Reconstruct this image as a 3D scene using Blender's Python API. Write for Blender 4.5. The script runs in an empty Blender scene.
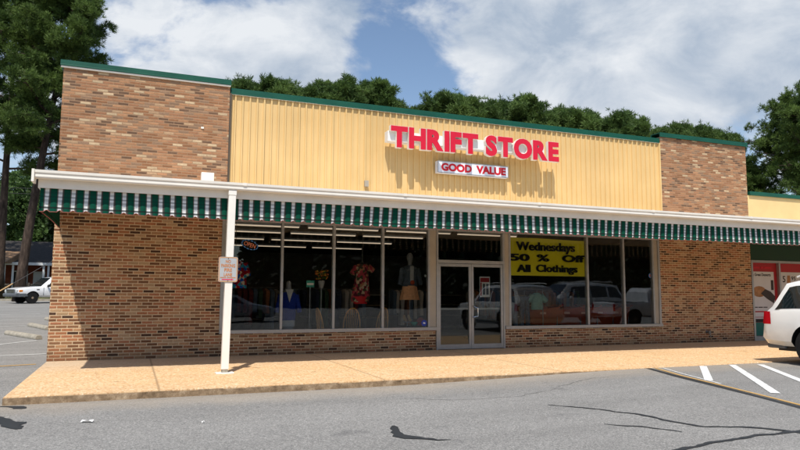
import bpy, bmesh, math, random
import numpy as np
from mathutils import Vector, Matrix

random.seed(7)
rng = np.random.default_rng(11)
R = math.radians
scene = bpy.context.scene
col = scene.collection

# ------------------------------------------------------------------ helpers
def s2l(c):
    c = c / 255.0
    return c / 12.92 if c <= 0.04045 else ((c + 0.055) / 1.055) ** 2.4

def rgb(r, g, b):
    return (s2l(r), s2l(g), s2l(b), 1.0)

class MB:
    """collects vertices and faces of ONE part"""
    def __init__(self):
        self.v = []; self.f = []; self.mi = []
    def add(self, vs, fs, mi=0):
        n = len(self.v)
        self.v += [tuple(p) for p in vs]
        for f in fs:
            self.f.append([i + n for i in f]); self.mi.append(mi)
        return self
    def box(self, x0, x1, y0, y1, z0, z1, mi=0):
        vs = [(x0,y0,z0),(x1,y0,z0),(x1,y1,z0),(x0,y1,z0),(x0,y0,z1),(x1,y0,z1),(x1,y1,z1),(x0,y1,z1)]
        fs = [(0,3,2,1),(4,5,6,7),(0,1,5,4),(1,2,6,5),(2,3,7,6),(3,0,4,7)]
        return self.add(vs, fs, mi)
    def quad(self, a, b, c, d, mi=0):
        return self.add([a,b,c,d], [(0,1,2,3)], mi)
    def prism(self, prof, axis, a, b, mi=0):
        """extrude a closed 2-D profile along axis 'x' (prof=(y,z)), 'y' (x,z) or 'z' (x,y)"""
        def P(p, t):
            return {'x':(t,p[0],p[1]), 'y':(p[0],t,p[1]), 'z':(p[0],p[1],t)}[axis]
        n = len(prof)
        vs = [P(p,a) for p in prof] + [P(p,b) for p in prof]
        fs = [[i,(i+1)%n,(i+1)%n+n,i+n] for i in range(n)]
        fs += [list(range(n))[::-1], [i+n for i in range(n)]]
        return self.add(vs, fs, mi)
    def tube(self, pts, rad, n=8, mi=0, cap=True):
        pts = [Vector(p) for p in pts]
        if not hasattr(rad, '__len__'): rad = [rad]*len(pts)
        base = len(self.v); m = len(pts)
        up = Vector((0,0,1)); prev = None
        for i,p in enumerate(pts):
            d = (pts[min(i+1,m-1)] - pts[max(i-1,0)])
            d = d.normalized() if d.length > 1e-9 else Vector((0,0,1))
            if prev is None:
                a = d.cross(Vector((1,0,0)) if abs(d.x) < .9 else Vector((0,1,0))).normalized()
            else:
                a = (prev - d*prev.dot(d)).normalized()
            prev = a; b = d.cross(a)
            for k in range(n):
                t = 2*math.pi*k/n
                self.v.append(tuple(p + (a*math.cos(t) + b*math.sin(t))*rad[i]))
        for i in range(m-1):
            for k in range(n):
                k2 = (k+1)%n
                self.f.append([base+i*n+k, base+i*n+k2, base+(i+1)*n+k2, base+(i+1)*n+k]); self.mi.append(mi)
        if cap:
            self.f.append([base+k for k in range(n)][::-1]); self.mi.append(mi)
            self.f.append([base+(m-1)*n+k for k in range(n)]); self.mi.append(mi)
        return self
    def lathe(self, c, prof, axis='z', n=20, mi=0):
        """prof: list of (r, h) revolved about an axis through c"""
        base = len(self.v); m = len(prof)
        for (r,h) in prof:
            for k in range(n):
                t = 2*math.pi*k/n; u, w = r*math.cos(t), r*math.sin(t)
                p = {'z':(u,w,h),'y':(u,h,w),'x':(h,u,w)}[axis]
                self.v.append((c[0]+p[0], c[1]+p[1], c[2]+p[2]))
        for i in range(m-1):
            for k in range(n):
                k2=(k+1)%n
                self.f.append([base+i*n+k, base+i*n+k2, base+(i+1)*n+k2, base+(i+1)*n+k]); self.mi.append(mi)
        self.f.append([base+k for k in range(n)][::-1]); self.mi.append(mi)
        self.f.append([base+(m-1)*n+k for k in range(n)]); self.mi.append(mi)
        return self
    def ellipsoid(self, c, r, n=14, m=8, mi=0):
        prof = []
        for i in range(m+1):
            t = -math.pi/2 + math.pi*i/m
            prof.append((max(1e-4, math.cos(t)), math.sin(t)))
        base = len(self.v)
        self.lathe((0,0,0), prof, 'z', n, mi)
        for i in range(base, len(self.v)):
            x,y,z = self.v[i]; self.v[i] = (c[0]+x*r[0], c[1]+y*r[1], c[2]+z*r[2])
        return self
    def grid(self, fn, nu, nv, mi=0, wrap=False):
        base = len(self.v)
        for i in range(nu+1):
            for j in range(nv+1):
                self.v.append(tuple(fn(i/nu, j/nv)))
        for i in range(nu):
            for j in range(nv):
                a = base+i*(nv+1)+j
                self.f.append([a,a+nv+1,a+nv+2,a+1]); self.mi.append(mi)
        return self
    def mesh(self, name, mats):
        me = bpy.data.meshes.new(name)
        me.from_pydata(self.v, [], self.f)
        for m in mats: me.materials.append(m)
        if len(mats) > 1: me.polygons.foreach_set('material_index', self.mi)
        me.update()
        return me

ORG = {}
def link(o, parent=None):
    col.objects.link(o)
    if parent is not None: o.parent = parent
    return o

def tag(o, label=None, cat=None, group=None, kind=None):
    if label: o['label'] = label
    if cat: o['category'] = cat
    if group: o['group'] = group
    if kind: o['kind'] = kind
    return o

def thing(name, label, cat, loc=(0,0,0), group=None):
    o = bpy.data.objects.new(name, None)
    o.empty_display_size = .2
    link(o); o.location = loc; ORG[o] = Vector(loc)
    return tag(o, label, cat, group)

def part(name, mb, mat, parent=None, smooth=False, bevel=0, recalc=True, label=None, local=False):
    """one mesh object; vertices are given in world space (or already local)"""
    mats = mat if isinstance(mat, (list,tuple)) else [mat]
    me = mb.mesh(name, mats) if isinstance(mb, MB) else mb
    org = ORG.get(parent, Vector((0,0,0))) if parent is not None else Vector((0,0,0))
    if not local and org.length > 0: me.transform(Matrix.Translation(-org))
    if recalc:
        bm = bmesh.new(); bm.from_mesh(me)
        bmesh.ops.recalc_face_normals(bm, faces=bm.faces)
        if bevel:
            es = [e for e in bm.edges if len(e.link_faces)==2 and e.calc_face_angle(0) > R(30)]
            bmesh.ops.bevel(bm, geom=es, offset=bevel, segments=2, affect='EDGES', profile=.5, clamp_overlap=True)
        bm.to_mesh(me); bm.free()
    if smooth:
        me.polygons.foreach_set('use_smooth', [True]*len(me.polygons))
        me.set_sharp_from_angle(angle=R(38))
    o = bpy.data.objects.new(name, me); link(o, parent)
    ORG[o] = Vector(org)
    if label: o['label'] = label
    return o

def solo(name, mb, mat, label, cat, group=None, origin=None, **k):
    """a thing that is one mesh"""
    if origin is not None:
        mb.v = [(x-origin[0], y-origin[1], z-origin[2]) for x,y,z in mb.v]
    o = part(name, mb, mat, None, **k)
    if origin is not None: o.location = origin
    return tag(o, label, cat, group)

def struct(name, mb, mat, **k):
    return tag(part(name, mb, mat, None, **k), kind='structure')

def copy_tree(o, loc=None, rotz=None, label=None, parent=None):
    c = o.copy(); col.objects.link(c)
    if parent is not None: c.parent = parent
    if loc is not None: c.location = loc
    if rotz is not None: c.rotation_euler = (0,0,rotz)
    if label: c['label'] = label
    for ch in list(o.children): copy_tree(ch, parent=c)
    return c

# ------------------------------------------------------------------ materials
class NT:
    def __init__(self, name):
        self.m = bpy.data.materials.new(name); self.m.use_nodes = True
        self.t = self.m.node_tree; self.n = self.t.nodes; self.l = self.t.links
        self.b = self.n['Principled BSDF']; self.out = self.n['Material Output']
    def node(self, typ, **k):
        x = self.n.new(typ)
        for a,v in k.items(): setattr(x,a,v)
        return x
    def val(self, sock, v):
        if hasattr(v, 'is_output') or isinstance(v, bpy.types.NodeSocket): self.l.new(v, sock)
        else: sock.default_value = v
    def math(self, op, a, b=None, c=None, clamp=False):
        x = self.node('ShaderNodeMath', operation=op, use_clamp=clamp)
        self.val(x.inputs[0], a)
        if b is not None: self.val(x.inputs[1], b)
        if c is not None: self.val(x.inputs[2], c)
        return x.outputs[0]
    def pos(self):
        return self.node('ShaderNodeNewGeometry').outputs['Position']
    def objco(self):
        return self.node('ShaderNodeTexCoord').outputs['Object']
    def sep(self, v):
        return self.node('ShaderNodeSeparateXYZ'), v
    def xyz(self, v):
        s = self.node('ShaderNodeSeparateXYZ'); self.l.new(v, s.inputs[0]); return s.outputs
    def comb(self, x, y, z=0.0):
        c = self.node('ShaderNodeCombineXYZ')
        for i,a in enumerate((x,y,z)): self.val(c.inputs[i], a)
        return c.outputs[0]
    def noise(self, vec, scale, detail=3, rough=.5):
        x = self.node('ShaderNodeTexNoise'); self.l.new(vec, x.inputs['Vector'])
        x.inputs['Scale'].default_value = scale; x.inputs['Detail'].default_value = detail
        x.inputs['Roughness'].default_value = rough
        return x.outputs['Fac']
    def ramp(self, fac, stops, interp='LINEAR'):
        x = self.node('ShaderNodeValToRGB'); x.color_ramp.interpolation = interp
        e = x.color_ramp.elements
        while len(e) < len(stops): e.new(.5)
        for i,(p,c) in enumerate(stops):
            e[i].position = p; e[i].color = c if hasattr(c,'__len__') else (c,c,c,1)
        self.val(x.inputs[0], fac)
        return x.outputs[0]
    def mix(self, fac, a, b, mode='MIX'):
        x = self.node('ShaderNodeMix', data_type='RGBA', blend_type=mode)
        self.val(x.inputs['Factor'], fac); self.val(x.inputs['A'], a); self.val(x.inputs['B'], b)
        return x.outputs['Result']
    def bump(self, h, dist=.01, strength=.5):
        x = self.node('ShaderNodeBump'); x.inputs['Distance'].default_value = dist
        x.inputs['Strength'].default_value = strength
        self.l.new(h, x.inputs['Height']); self.l.new(x.outputs[0], self.b.inputs['Normal'])
    def fin(self, color=None, rough=.7, metal=0, spec=.3):
        if color is not None: self.val(self.b.inputs['Base Color'], color)
        self.val(self.b.inputs['Roughness'], rough); self.b.inputs['Metallic'].default_value = metal
        self.b.inputs['Specular IOR Level'].default_value = spec
        return self.m

def paint(name, c, rough=.5, var=.12, metal=0, spec=.4, scale=3.0, dirt=None):
    t = NT(name); p = t.pos()
    n = t.noise(p, scale, 5, .6)
    dark = tuple(x*(1-var*1.6) for x in c[:3]) + (1,)
    lite = tuple(min(1,x*(1+var*.6)) for x in c[:3]) + (1,)
    cc = t.ramp(n, [(.3,dark),(.7,lite)])
    if dirt:
        n2 = t.noise(p, 9, 6, .7)
        cc = t.mix(t.ramp(n2, [(.52,0.0),(.72,.65)]), cc, dirt)
    r = t.math('MULTIPLY_ADD', n, .2, rough-.1)
    return t.fin(cc, r, metal, spec)

def brick(name, stops, mortar, bw=.2, bh=.0665, mw=.05, mh=.15, bump=.6, seed=0.0, stain=.25):
    t = NT(name); p = t.pos(); s = t.xyz(p)
    wob = t.math('MULTIPLY', t.math('SUBTRACT', t.noise(p, 14, 2), .5), .006)
    u = t.math('ADD', t.math('ADD', s[0], s[1]), wob); v = t.math('ADD', s[2], wob)
    vr = t.math('DIVIDE', v, bh); row = t.math('FLOOR', vr); fy = t.math('FRACT', vr)
    jit = t.node('ShaderNodeTexWhiteNoise', noise_dimensions='1D'); t.l.new(row, jit.inputs['W'])
    off = t.math('ADD', t.math('MULTIPLY', t.math('MODULO', row, 2.0), .5), t.math('MULTIPLY', jit.outputs['Value'], .12))
    ur = t.math('ADD', t.math('DIVIDE', u, bw), off); cl = t.math('FLOOR', ur); fx = t.math('FRACT', ur)
    w = t.node('ShaderNodeTexWhiteNoise', noise_dimensions='3D'); t.l.new(t.comb(cl, row, seed), w.inputs['Vector'])
    c = t.ramp(w.outputs['Value'], stops, 'CONSTANT')
    w2 = t.node('ShaderNodeTexWhiteNoise', noise_dimensions='3D'); t.l.new(t.comb(cl, row, seed+5.5), w2.inputs['Vector'])
    c = t.mix(.6, c, t.ramp(w2.outputs['Value'], [(0,.66),(1,1.0)]), 'MULTIPLY')
    c = t.mix(.5, c, t.ramp(t.noise(t.comb(t.math('MULTIPLY',u,14.0),t.math('MULTIPLY',v,30.0),seed),1.0,4,.7), [(.3,.5),(.62,1.0)]), 'MULTIPLY')
    fine = t.noise(p, 45, 5, .7)
    c = t.mix(.55, c, t.ramp(fine, [(.28,.55),(.62,1.0)]), 'MULTIPLY')
    # mortar mask: distance to brick edges
    ex = t.math('MINIMUM', fx, t.math('SUBTRACT', 1.0, fx)); ey = t.math('MINIMUM', fy, t.math('SUBTRACT', 1.0, fy))
    mx = t.ramp(ex, [(mw*.35,1.0),(mw*.75,0.0)]); my = t.ramp(ey, [(mh*.35,1.0),(mh*.75,0.0)])
    m = t.math('MAXIMUM', mx, my)
    mc = t.mix(.4, mortar, t.ramp(t.noise(p, 30, 4, .6), [(.3,.55),(.7,1.0)]), 'MULTIPLY')
    c = t.mix(m, c, mc)
    big = t.noise(p, .9, 5, .6)
    c = t.mix(stain, c, t.ramp(big, [(.35,.55),(.65,1.0)]), 'MULTIPLY')
    # splash-back grime just above the pavement
    c = t.mix(t.ramp(t.math('ADD', s[2], t.math('MULTIPLY', big, .25)), [(.12,.45),(.42,0.0)]), c, rgb(70,58,45), 'MIX')
    t.bump(t.math('ADD', t.math('SUBTRACT', 1.0, m), t.math('MULTIPLY', fine, .3)), .006, bump)
    return t.fin(c, .88, 0, .2)

def glass(name, tint, refl=1.0):
    t = NT(name)
    tr = t.node('ShaderNodeBsdfTransparent'); tr.inputs[0].default_value = tint
    gl = t.node('ShaderNodeBsdfGlossy'); gl.inputs['Roughness'].default_value = .0
    gl.inputs[0].default_value = (.9,.95,.97,1)
    fr = t.node('ShaderNodeFresnel'); fr.inputs['IOR'].default_value = 1.55
    # slight ripple of real plate glass
    n = t.noise(t.pos(), 1.3, 1); bp = t.node('ShaderNodeBump'); bp.inputs['Strength'].default_value = .03; bp.inputs['Distance'].default_value = .05
    t.l.new(n, bp.inputs['Height']); t.l.new(bp.outputs[0], gl.inputs['Normal'])
    f = t.math('MULTIPLY', fr.outputs[0], refl, clamp=True)
    mx = t.node('ShaderNodeMixShader'); t.l.new(f, mx.inputs[0]); t.l.new(tr.outputs[0], mx.inputs[1]); t.l.new(gl.outputs[0], mx.inputs[2])
    t.l.new(mx.outputs[0], t.out.inputs['Surface'])
    return t.m

def emit(name, c, strength, base=(.5,.5,.5,1)):
    t = NT(name); t.b.inputs['Emission Color'].default_value = c; t.b.inputs['Emission Strength'].default_value = strength
    return t.fin(base, .5)

M = {}
M['brick_low'] = brick('brick_low', [(0,rgb(92,68,54)),(.07,rgb(140,98,70)),(.26,rgb(190,128,90)),(.46,rgb(168,124,90)),(.62,rgb(204,156,114)),(.80,rgb(208,172,132)),(.91,rgb(196,132,96))],
                       rgb(222,194,158), .213, .0648, .07, .24, .8, 0.0, .25)
M['brick_up'] = brick('brick_up', [(0,rgb(126,98,78)),(.11,rgb(168,120,86)),(.34,rgb(196,146,108)),(.56,rgb(182,132,98)),(.72,rgb(164,132,106)),(.87,rgb(222,194,156)),(.94,rgb(202,166,130))],
                      rgb(170,136,106), .206, .0605, .05, .24, .8, 3.0, .25)
M['brick_side'] = M['brick_low']

def mat_siding():
    t = NT('yellow_siding'); p = t.pos(); s = t.xyz(p)
    n = t.noise(p, .8, 4); streak = t.noise(t.comb(t.math('MULTIPLY', s[0], 9.0), 0.0, t.math('MULTIPLY', s[2], .5)), 1.0, 4, .6)
    c = t.ramp(n, [(.3,rgb(216,182,124)),(.7,rgb(228,195,137))])
    c = t.mix(.2, c, t.ramp(streak, [(.35,.72),(.6,1.0)]), 'MULTIPLY')
    pan = t.math('DIVIDE', t.math('SUBTRACT', s[0], 6.0), .8182); wn_ = t.node('ShaderNodeTexWhiteNoise', noise_dimensions='1D'); t.l.new(t.math('FLOOR', pan), wn_.inputs['W'])
    c = t.mix(.12, c, t.ramp(wn_.outputs['Value'], [(0,.55),(1,1.0)]), 'MULTIPLY')
    seam = t.math('FRACT', pan)
    c = t.mix(t.ramp(seam, [(.012,.45),(.02,0.0)]), c, rgb(140,112,70))
    low = t.math('ADD', s[2], t.math('MULTIPLY', streak, .5))
    c = t.mix(t.ramp(t.math('SUBTRACT', low, 3.2), [(.30,.35),(.65,0.0)]), c, rgb(170,140,96))
    return t.fin(c, .5, 0, .35)
M['siding'] = mat_siding()
M['stucco'] = paint('beige_stucco', rgb(226,196,140), .75, .06, 0, .2, 1.5)
M['green_metal'] = paint('green_coping_metal', rgb(6,78,58), .42, .15, 0, .5, 2)
M['white_paint'] = paint('white_gutter_paint', rgb(240,233,220), .45, .05, 0, .4, 2.5)
M['post_paint'] = paint('white_post_paint', rgb(242,237,226), .4, .04, 0, .4, 4)
M['soffit'] = paint('soffit_board', rgb(188,178,160), .7, .1)
M['alu'] = paint('brushed_aluminium_frame', rgb(172,172,170), .42, .08, .65, .5, 6)
M['alu_dark'] = paint('bronze_trim', rgb(92,80,66), .5, .1, .3)
M['alu_tan'] = paint('painted_jamb_panel', rgb(176,166,150), .5, .08, .2)
M['glass'] = glass('window_glass', (.80,.83,.81,1), 1.25)
M['glass_door'] = glass('door_glass', (.68,.71,.69,1), 1.2)
M['glass_car'] = glass('car_glass', (.06,.075,.07,1), 1.4)
M['room_wall'] = paint('shop_interior_wall', rgb(150,142,130), .9, .15)
M['room_floor'] = paint('shop_vinyl_floor', rgb(150,142,130), .4, .2)
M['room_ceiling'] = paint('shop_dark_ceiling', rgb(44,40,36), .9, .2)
M['tube'] = emit('fluorescent_tube', (1.0,.76,.54,1), .62, (.8,.8,.8,1))
M['black'] = paint('black_plastic', rgb(24,24,25), .5, .2)
M['rubber'] = paint('tyre_rubber', rgb(34,34,34), .85, .2, 0, .2, 12)
M['letter_red'] = paint('sign_letter_red', rgb(206,28,54), .35, .04, 0, .4)
M['letter_side'] = paint('letter_return_white', rgb(232,226,216), .5, .06)
M['raceway'] = paint('raceway_white', rgb(236,234,230), .5, .06)
M['dark_red'] = paint('good_value_red', rgb(196,20,36), .45, .05)
M['panel_white'] = paint('sign_panel_white', rgb(226,230,240), .45, .05)
M['banner'] = paint('banner_yellow', rgb(255,240,44), .55, .05)
M['ink'] = paint('black_ink', rgb(18,16,18), .6, .05)
M['sign_alu'] = paint('parking_sign_face', rgb(190,192,192), .4, .05, .2)
M['sign_ink'] = paint('faded_rust_ink', rgb(196,128,78), .6, .08)
M['sign_red'] = paint('parking_sign_red', rgb(226,40,80), .5, .05)
M['sign_edge'] = paint('parking_sign_border', rgb(200,150,105), .5, .05)
M['white_line'] = paint('road_paint_white', rgb(228,228,224), .8, .1, 0, .2, 5, rgb(128,128,126))
M['white_line_old'] = paint('worn_road_paint', rgb(205,205,200), .8, .15, 0, .2, 7, rgb(140,140,136))
M['orange_line'] = paint('road_paint_orange', rgb(206,164,98), .8, .15, 0, .2, 9, rgb(130,120,105))
M['tar'] = paint('tar_seal', rgb(52,54,55), .62, .15, 0, .3, 8)
M['crack'] = paint('hairline_crack', rgb(112,111,108), .95, .2, 0, .1, 8)
M['concrete'] = paint('wheel_stop_concrete', rgb(172,164,148), .9, .2, 0, .2, 6, rgb(110,104,92))
M['bark'] = None

def mat_asphalt():
    t = NT('asphalt'); p = t.pos()
    fine = t.noise(p, 70, 4, .75); mid = t.noise(p, 18, 4, .65); big = t.noise(p, .33, 5, .6); v = t.node('ShaderNodeTexVoronoi')
    t.l.new(p, v.inputs['Vector']); v.inputs['Scale'].default_value = 55
    c = t.ramp(fine, [(.28,rgb(100,99,96)),(.5,rgb(152,150,146)),(.72,rgb(208,204,196))])
    c = t.mix(.5, c, t.ramp(v.outputs['Color'], [(.1,.45),(.75,1.0)]), 'MULTIPLY')
    c = t.mix(.45, c, t.ramp(mid, [(.35,.7),(.65,1.0)]), 'MULTIPLY')
    c = t.mix(.35, c, t.ramp(big, [(.32,.7),(.62,1.0)]), 'MULTIPLY')
    s = t.xyz(p)
    dust = t.math('ADD', s[1], t.math('MULTIPLY', t.noise(p, 1.4, 5, .7), 1.3))
    c = t.mix(t.ramp(t.math('MULTIPLY', t.math('ADD', dust, 6.4), .25), [(.28,0.0),(.5,.42),(.8,.0)]), c, rgb(176,160,138))
    lane = t.noise(t.comb(t.math('MULTIPLY', s[0], .12), t.math('MULTIPLY', s[1], 1.1), 0.0), 1.0, 3, .5)
    c = t.mix(.5, c, t.ramp(lane, [(.38,.78),(.6,1.0)]), 'MULTIPLY')
    oil = t.noise(p, 1.7, 3, .5)
    c = t.mix(t.ramp(oil, [(.66,0.0),(.76,.45)]), c, rgb(84,84,84))
    t.bump(fine, .006, .6)
    return t.fin(c, .92, 0, .2)
M['asphalt'] = mat_asphalt()

def mat_walk():
    t = NT('exposed_aggregate_pavement'); p = t.pos(); s = t.xyz(p)
    v = t.node('ShaderNodeTexVoronoi'); t.l.new(p, v.inputs['Vector']); v.inputs['Scale'].default_value = 42
    fine = t.noise(p, 85, 3, .7); mid = t.noise(p, 9, 5, .65); big = t.noise(p, .55, 5, .65)
    streak = t.noise(t.comb(t.math('MULTIPLY', s[0], .35), t.math('MULTIPLY', s[1], 2.2), 0.0), 1.0, 5, .6)
    c = t.ramp(v.outputs['Color'], [(.1,rgb(198,152,108)),(.4,rgb(226,186,138)),(.75,rgb(239,206,162)),(1,rgb(248,230,200))])
    c = t.mix(.4, c, t.ramp(fine, [(.28,.55),(.6,1.0)]), 'MULTIPLY')
    c = t.mix(.3, c, t.ramp(mid, [(.35,.75),(.62,1.0)]), 'MULTIPLY')
    c = t.mix(t.ramp(streak, [(.5,0.0),(.75,.4)]), c, rgb(212,164,106))
    c = t.mix(t.ramp(big, [(.52,0.0),(.75,.35)]), c, rgb(176,146,108))
    # greyer band towards the shop front
    c = t.mix(t.ramp(t.math('ADD', s[1], t.math('MULTIPLY', mid, .6)), [(-2.0/1-.0,0.0),(.3,.0)]), c, rgb(150,136,118))
    front_grey = t.math('MULTIPLY', t.math('ADD', s[1], 2.3), .6, clamp=True)
    c = t.mix(t.math('MULTIPLY', front_grey, .6), c, rgb(190,174,152))
    jx = t.math('ABSOLUTE', t.math('SUBTRACT', t.math('FRACT', t.math('DIVIDE', t.math('ADD', s[0], .55), 3.4)), .5))
    c = t.mix(t.ramp(jx, [(.0025,.6),(.006,0.0)]), c, rgb(120,98,74))
    spots = t.noise(p, 3.1, 4, .6)
    c = t.mix(t.ramp(spots, [(.63,0.0),(.70,.5)]), c, rgb(140,104,72))
    edge = t.math('ADD', s[1], t.math('MULTIPLY', mid, .25))
    c = t.mix(t.ramp(t.math('ADD', edge, 5.0), [(.22,.4),(.38,0.0)]), c, rgb(156,132,104))
    t.bump(fine, .005, .5)
    return t.fin(c, .9, 0, .2)
M['walk'] = mat_walk()
def mat_curb():
    t = NT('weathered_curb_face'); p = t.pos()
    c = t.ramp(t.noise(p, 7, 6, .7), [(.3,rgb(112,92,70)),(.52,rgb(158,134,106)),(.75,rgb(204,182,152))])
    c = t.mix(.6, c, t.ramp(t.noise(p, 60, 4, .7), [(.3,.45),(.65,1.0)]), 'MULTIPLY')
    return t.fin(c, .92, 0, .2)
M['curb'] = mat_curb()

def mat_awning():
    t = NT('awning_stripe_canvas'); o = t.objco(); s = t.xyz(o)
    P = .1915
    u = t.math('FRACT', t.math('DIVIDE', t.math('ADD', t.math('ADD', s[0], s[1]), 40.0), P))
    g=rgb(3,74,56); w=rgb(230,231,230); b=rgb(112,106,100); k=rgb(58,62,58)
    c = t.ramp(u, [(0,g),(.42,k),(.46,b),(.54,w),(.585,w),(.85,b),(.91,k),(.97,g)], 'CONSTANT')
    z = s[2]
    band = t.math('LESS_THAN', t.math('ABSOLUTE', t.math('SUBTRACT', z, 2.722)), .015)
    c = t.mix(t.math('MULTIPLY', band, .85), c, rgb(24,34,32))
    for zb, wd, st in ((2.90,.012,.55),(2.835,.02,.35),(2.965,.018,.4)):  # dark bands painted on the upper canvas imitate the gutter's shade
        shade_band = t.math('LESS_THAN', t.math('ABSOLUTE', t.math('SUBTRACT', z, zb)), wd)
        c = t.mix(t.math('MULTIPLY', shade_band, st), c, rgb(18,52,46))
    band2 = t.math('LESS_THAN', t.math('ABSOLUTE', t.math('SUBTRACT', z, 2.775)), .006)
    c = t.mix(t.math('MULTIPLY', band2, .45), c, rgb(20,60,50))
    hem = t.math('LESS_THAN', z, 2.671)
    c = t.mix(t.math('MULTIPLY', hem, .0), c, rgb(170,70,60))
    n = t.noise(o, 12, 4)
    c = t.mix(.3, c, t.ramp(n, [(.3,.7),(.7,1.0)]), 'MULTIPLY')
    t.fin(c, .85, 0, .15)
    return t.m
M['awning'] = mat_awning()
M['awning_hem'] = paint('awning_hem_binding', rgb(146,84,74), .8, .1)

def mat_leaf(name, dark, lite, scale=.5):
    t = NT(name); g = t.node('ShaderNodeNewGeometry'); p = g.outputs['Position']
    n = t.noise(p, scale, 3); n3 = t.noise(p, 2.6, 2)
    c = t.ramp(t.math('ADD', t.math('MULTIPLY', n, .5), t.math('MULTIPLY', n3, .5)), [(.36,dark),(.64,lite)])
    oi = t.node('ShaderNodeObjectInfo')
    c = t.mix(.35, c, t.ramp(oi.outputs['Random'], [(0,(.62,.72,.55,1)),(1,(1,1,.9,1))]), 'MULTIPLY')
    c = t.mix(.65, c, t.ramp(g.outputs['Random Per Island'], [(0,.45),(.8,1.0),(1,1.25)]), 'MULTIPLY')
    t.fin(c, .6, 0, .25)
    tl = t.node('ShaderNodeBsdfTranslucent'); t.l.new(c, tl.inputs[0])
    mx = t.node('ShaderNodeMixShader'); mx.inputs[0].default_value = .32
    t.l.new(t.b.outputs[0], mx.inputs[1]); t.l.new(tl.outputs[0], mx.inputs[2]); t.l.new(mx.outputs[0], t.out.inputs['Surface'])
    return t.m
M['needle'] = mat_leaf('pine_needles', rgb(58,82,38), rgb(120,144,74), .45)
M['needle_b'] = mat_leaf('pine_needles_distant', rgb(60,86,46), rgb(122,148,80), .35)
M['leaf'] = mat_leaf('broad_leaves', rgb(56,82,46), rgb(110,138,78), .6)
M['leaf_dark'] = mat_leaf('shaded_leaves', rgb(22,36,20), rgb(46,66,34), .5)
def mat_bark():
    t = NT('pine_bark'); p = t.objco(); s = t.xyz(p)
    v = t.noise(t.comb(t.math('MULTIPLY', s[0], 7.0), t.math('MULTIPLY', s[1], 7.0), t.math('MULTIPLY', s[2], 1.6)), 1.0, 6, .7)
    c = t.ramp(v, [(.3,rgb(38,32,29)),(.55,rgb(76,64,56)),(.75,rgb(112,96,84))])
    t.bump(v, .04, .8)
    return t.fin(c, .95, 0, .15)
M['bark'] = mat_bark()

def carpaint(name, c, rough=.22):
    t = NT(name); n = t.noise(t.objco(), 2.5, 4)
    cc = t.ramp(n, [(.3,tuple(x*.93 for x in c[:3])+(1,)),(.7,c)])
    t.b.inputs['Coat Weight'].default_value = .6; t.b.inputs['Coat Roughness'].default_value = .06
    z = t.xyz(t.objco())[2]
    dirt = t.math('MULTIPLY', t.ramp(t.math('ADD', z, t.math('MULTIPLY', t.noise(t.objco(), 5, 5), .3)), [(.5,.35),(.85,0.0)]), 1.0)
    cc = t.mix(dirt, cc, rgb(150,138,120))
    return t.fin(cc, rough, 0, .5)
M['suv_paint'] = carpaint('suv_pearl_white', rgb(240,238,232))
M['truck_paint'] = carpaint('truck_white', rgb(240,240,240))
M['silver_paint'] = carpaint('sedan_silver', rgb(150,155,160))
M['truck_grey'] = paint('truck_bumper_grey', rgb(92,96,100), .5, .1)
M['chrome'] = paint('chrome_trim', rgb(205,205,208), .15, .05, 1.0)
M['rim'] = paint('alloy_rim', rgb(150,150,152), .3, .1, .8)
M['rim_tan'] = paint('dusty_alloy_rim', rgb(170,150,128), .45, .1, .4)
M['tail'] = paint('tail_lamp_red', rgb(190,14,30), .15, .15, 0, .6)
M['lamp'] = paint('head_lamp', rgb(222,226,228), .1, .05, .3, .7)
M['amber'] = paint('amber_lamp', rgb(226,140,60), .2, .05, 0, .6)
M['brown'] = paint('chair_wood', rgb(228,172,108), .5, .2, 0, .3, 9)
M['steel'] = paint('steel_pole', rgb(128,128,128), .35, .1, .8)
M['cart_red'] = paint('cart_orange_red_plastic', rgb(178,68,30), .45, .12, 0, .4, 5)
M['cart_tag'] = paint('cart_tag', rgb(236,170,140), .5, .05)
M['blue_cloth'] = paint('royal_blue_knit', rgb(30,50,132), .9, .15, 0, .1, 20)
M['white_cloth'] = paint('white_cloth', rgb(176,180,184), .9, .1, 0, .1, 14)
M['denim'] = paint('grey_denim', rgb(84,94,106), .9, .25, 0, .1, 16)
M['peach'] = paint('peach_cotton', rgb(240,178,132), .9, .15, 0, .1, 16)
M['mint'] = paint('mint_cotton', rgb(128,176,166), .9, .12, 0, .1, 14)
M['jeans'] = paint('pale_jeans', rgb(96,112,128), .9, .25, 0, .1, 14)
M['mannequin'] = paint('mannequin_plastic', rgb(140,142,146), .4, .05)
M['paper'] = paint('paper_white', rgb(232,230,226), .8, .05)
M['teal'] = paint('teal_ceramic', rgb(64,158,140), .3, .1)
M['plate_red'] = paint('red_ceramic', rgb(176,44,64), .3, .1)
M['sticker_blue'] = paint('blue_sticker', rgb(36,66,170), .4, .05)
M['neon_r'] = emit('neon_red_tube', (1,.28,.12,1), 2.2, (.4,.05,.03,1))
M['neon_b'] = emit('neon_blue_tube', (.25,.55,1,1), 1.6, (.05,.1,.4,1))
M['neon_off'] = paint('neon_backing', rgb(20,20,22), .4, .1)
M['shoe'] = paint('tan_leather', rgb(190,160,120), .5, .1)
M['store_green'] = paint('dark_green_signboard', rgb(14,56,34), .6, .12)
M['poster_red'] = paint('poster_red', rgb(168,34,40), .55, .06)
M['poster_white'] = paint('poster_white', rgb(206,204,206), .55, .04)
M['poster_bun'] = paint('poster_brown', rgb(176,128,88), .55, .25, 0, .2, 8)
M['poster_dark'] = paint('poster_dark', rgb(58,46,42), .55, .25)
M['poster_teal'] = paint('poster_teal', rgb(18,104,92), .55, .1)
M['house_brick'] = paint('house_red_brick', rgb(126,70,52), .9, .25, 0, .2, 3)
M['shingle'] = paint('house_shingle_shaded', rgb(60,57,54), .9, .2, 0, .2, 4)
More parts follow.
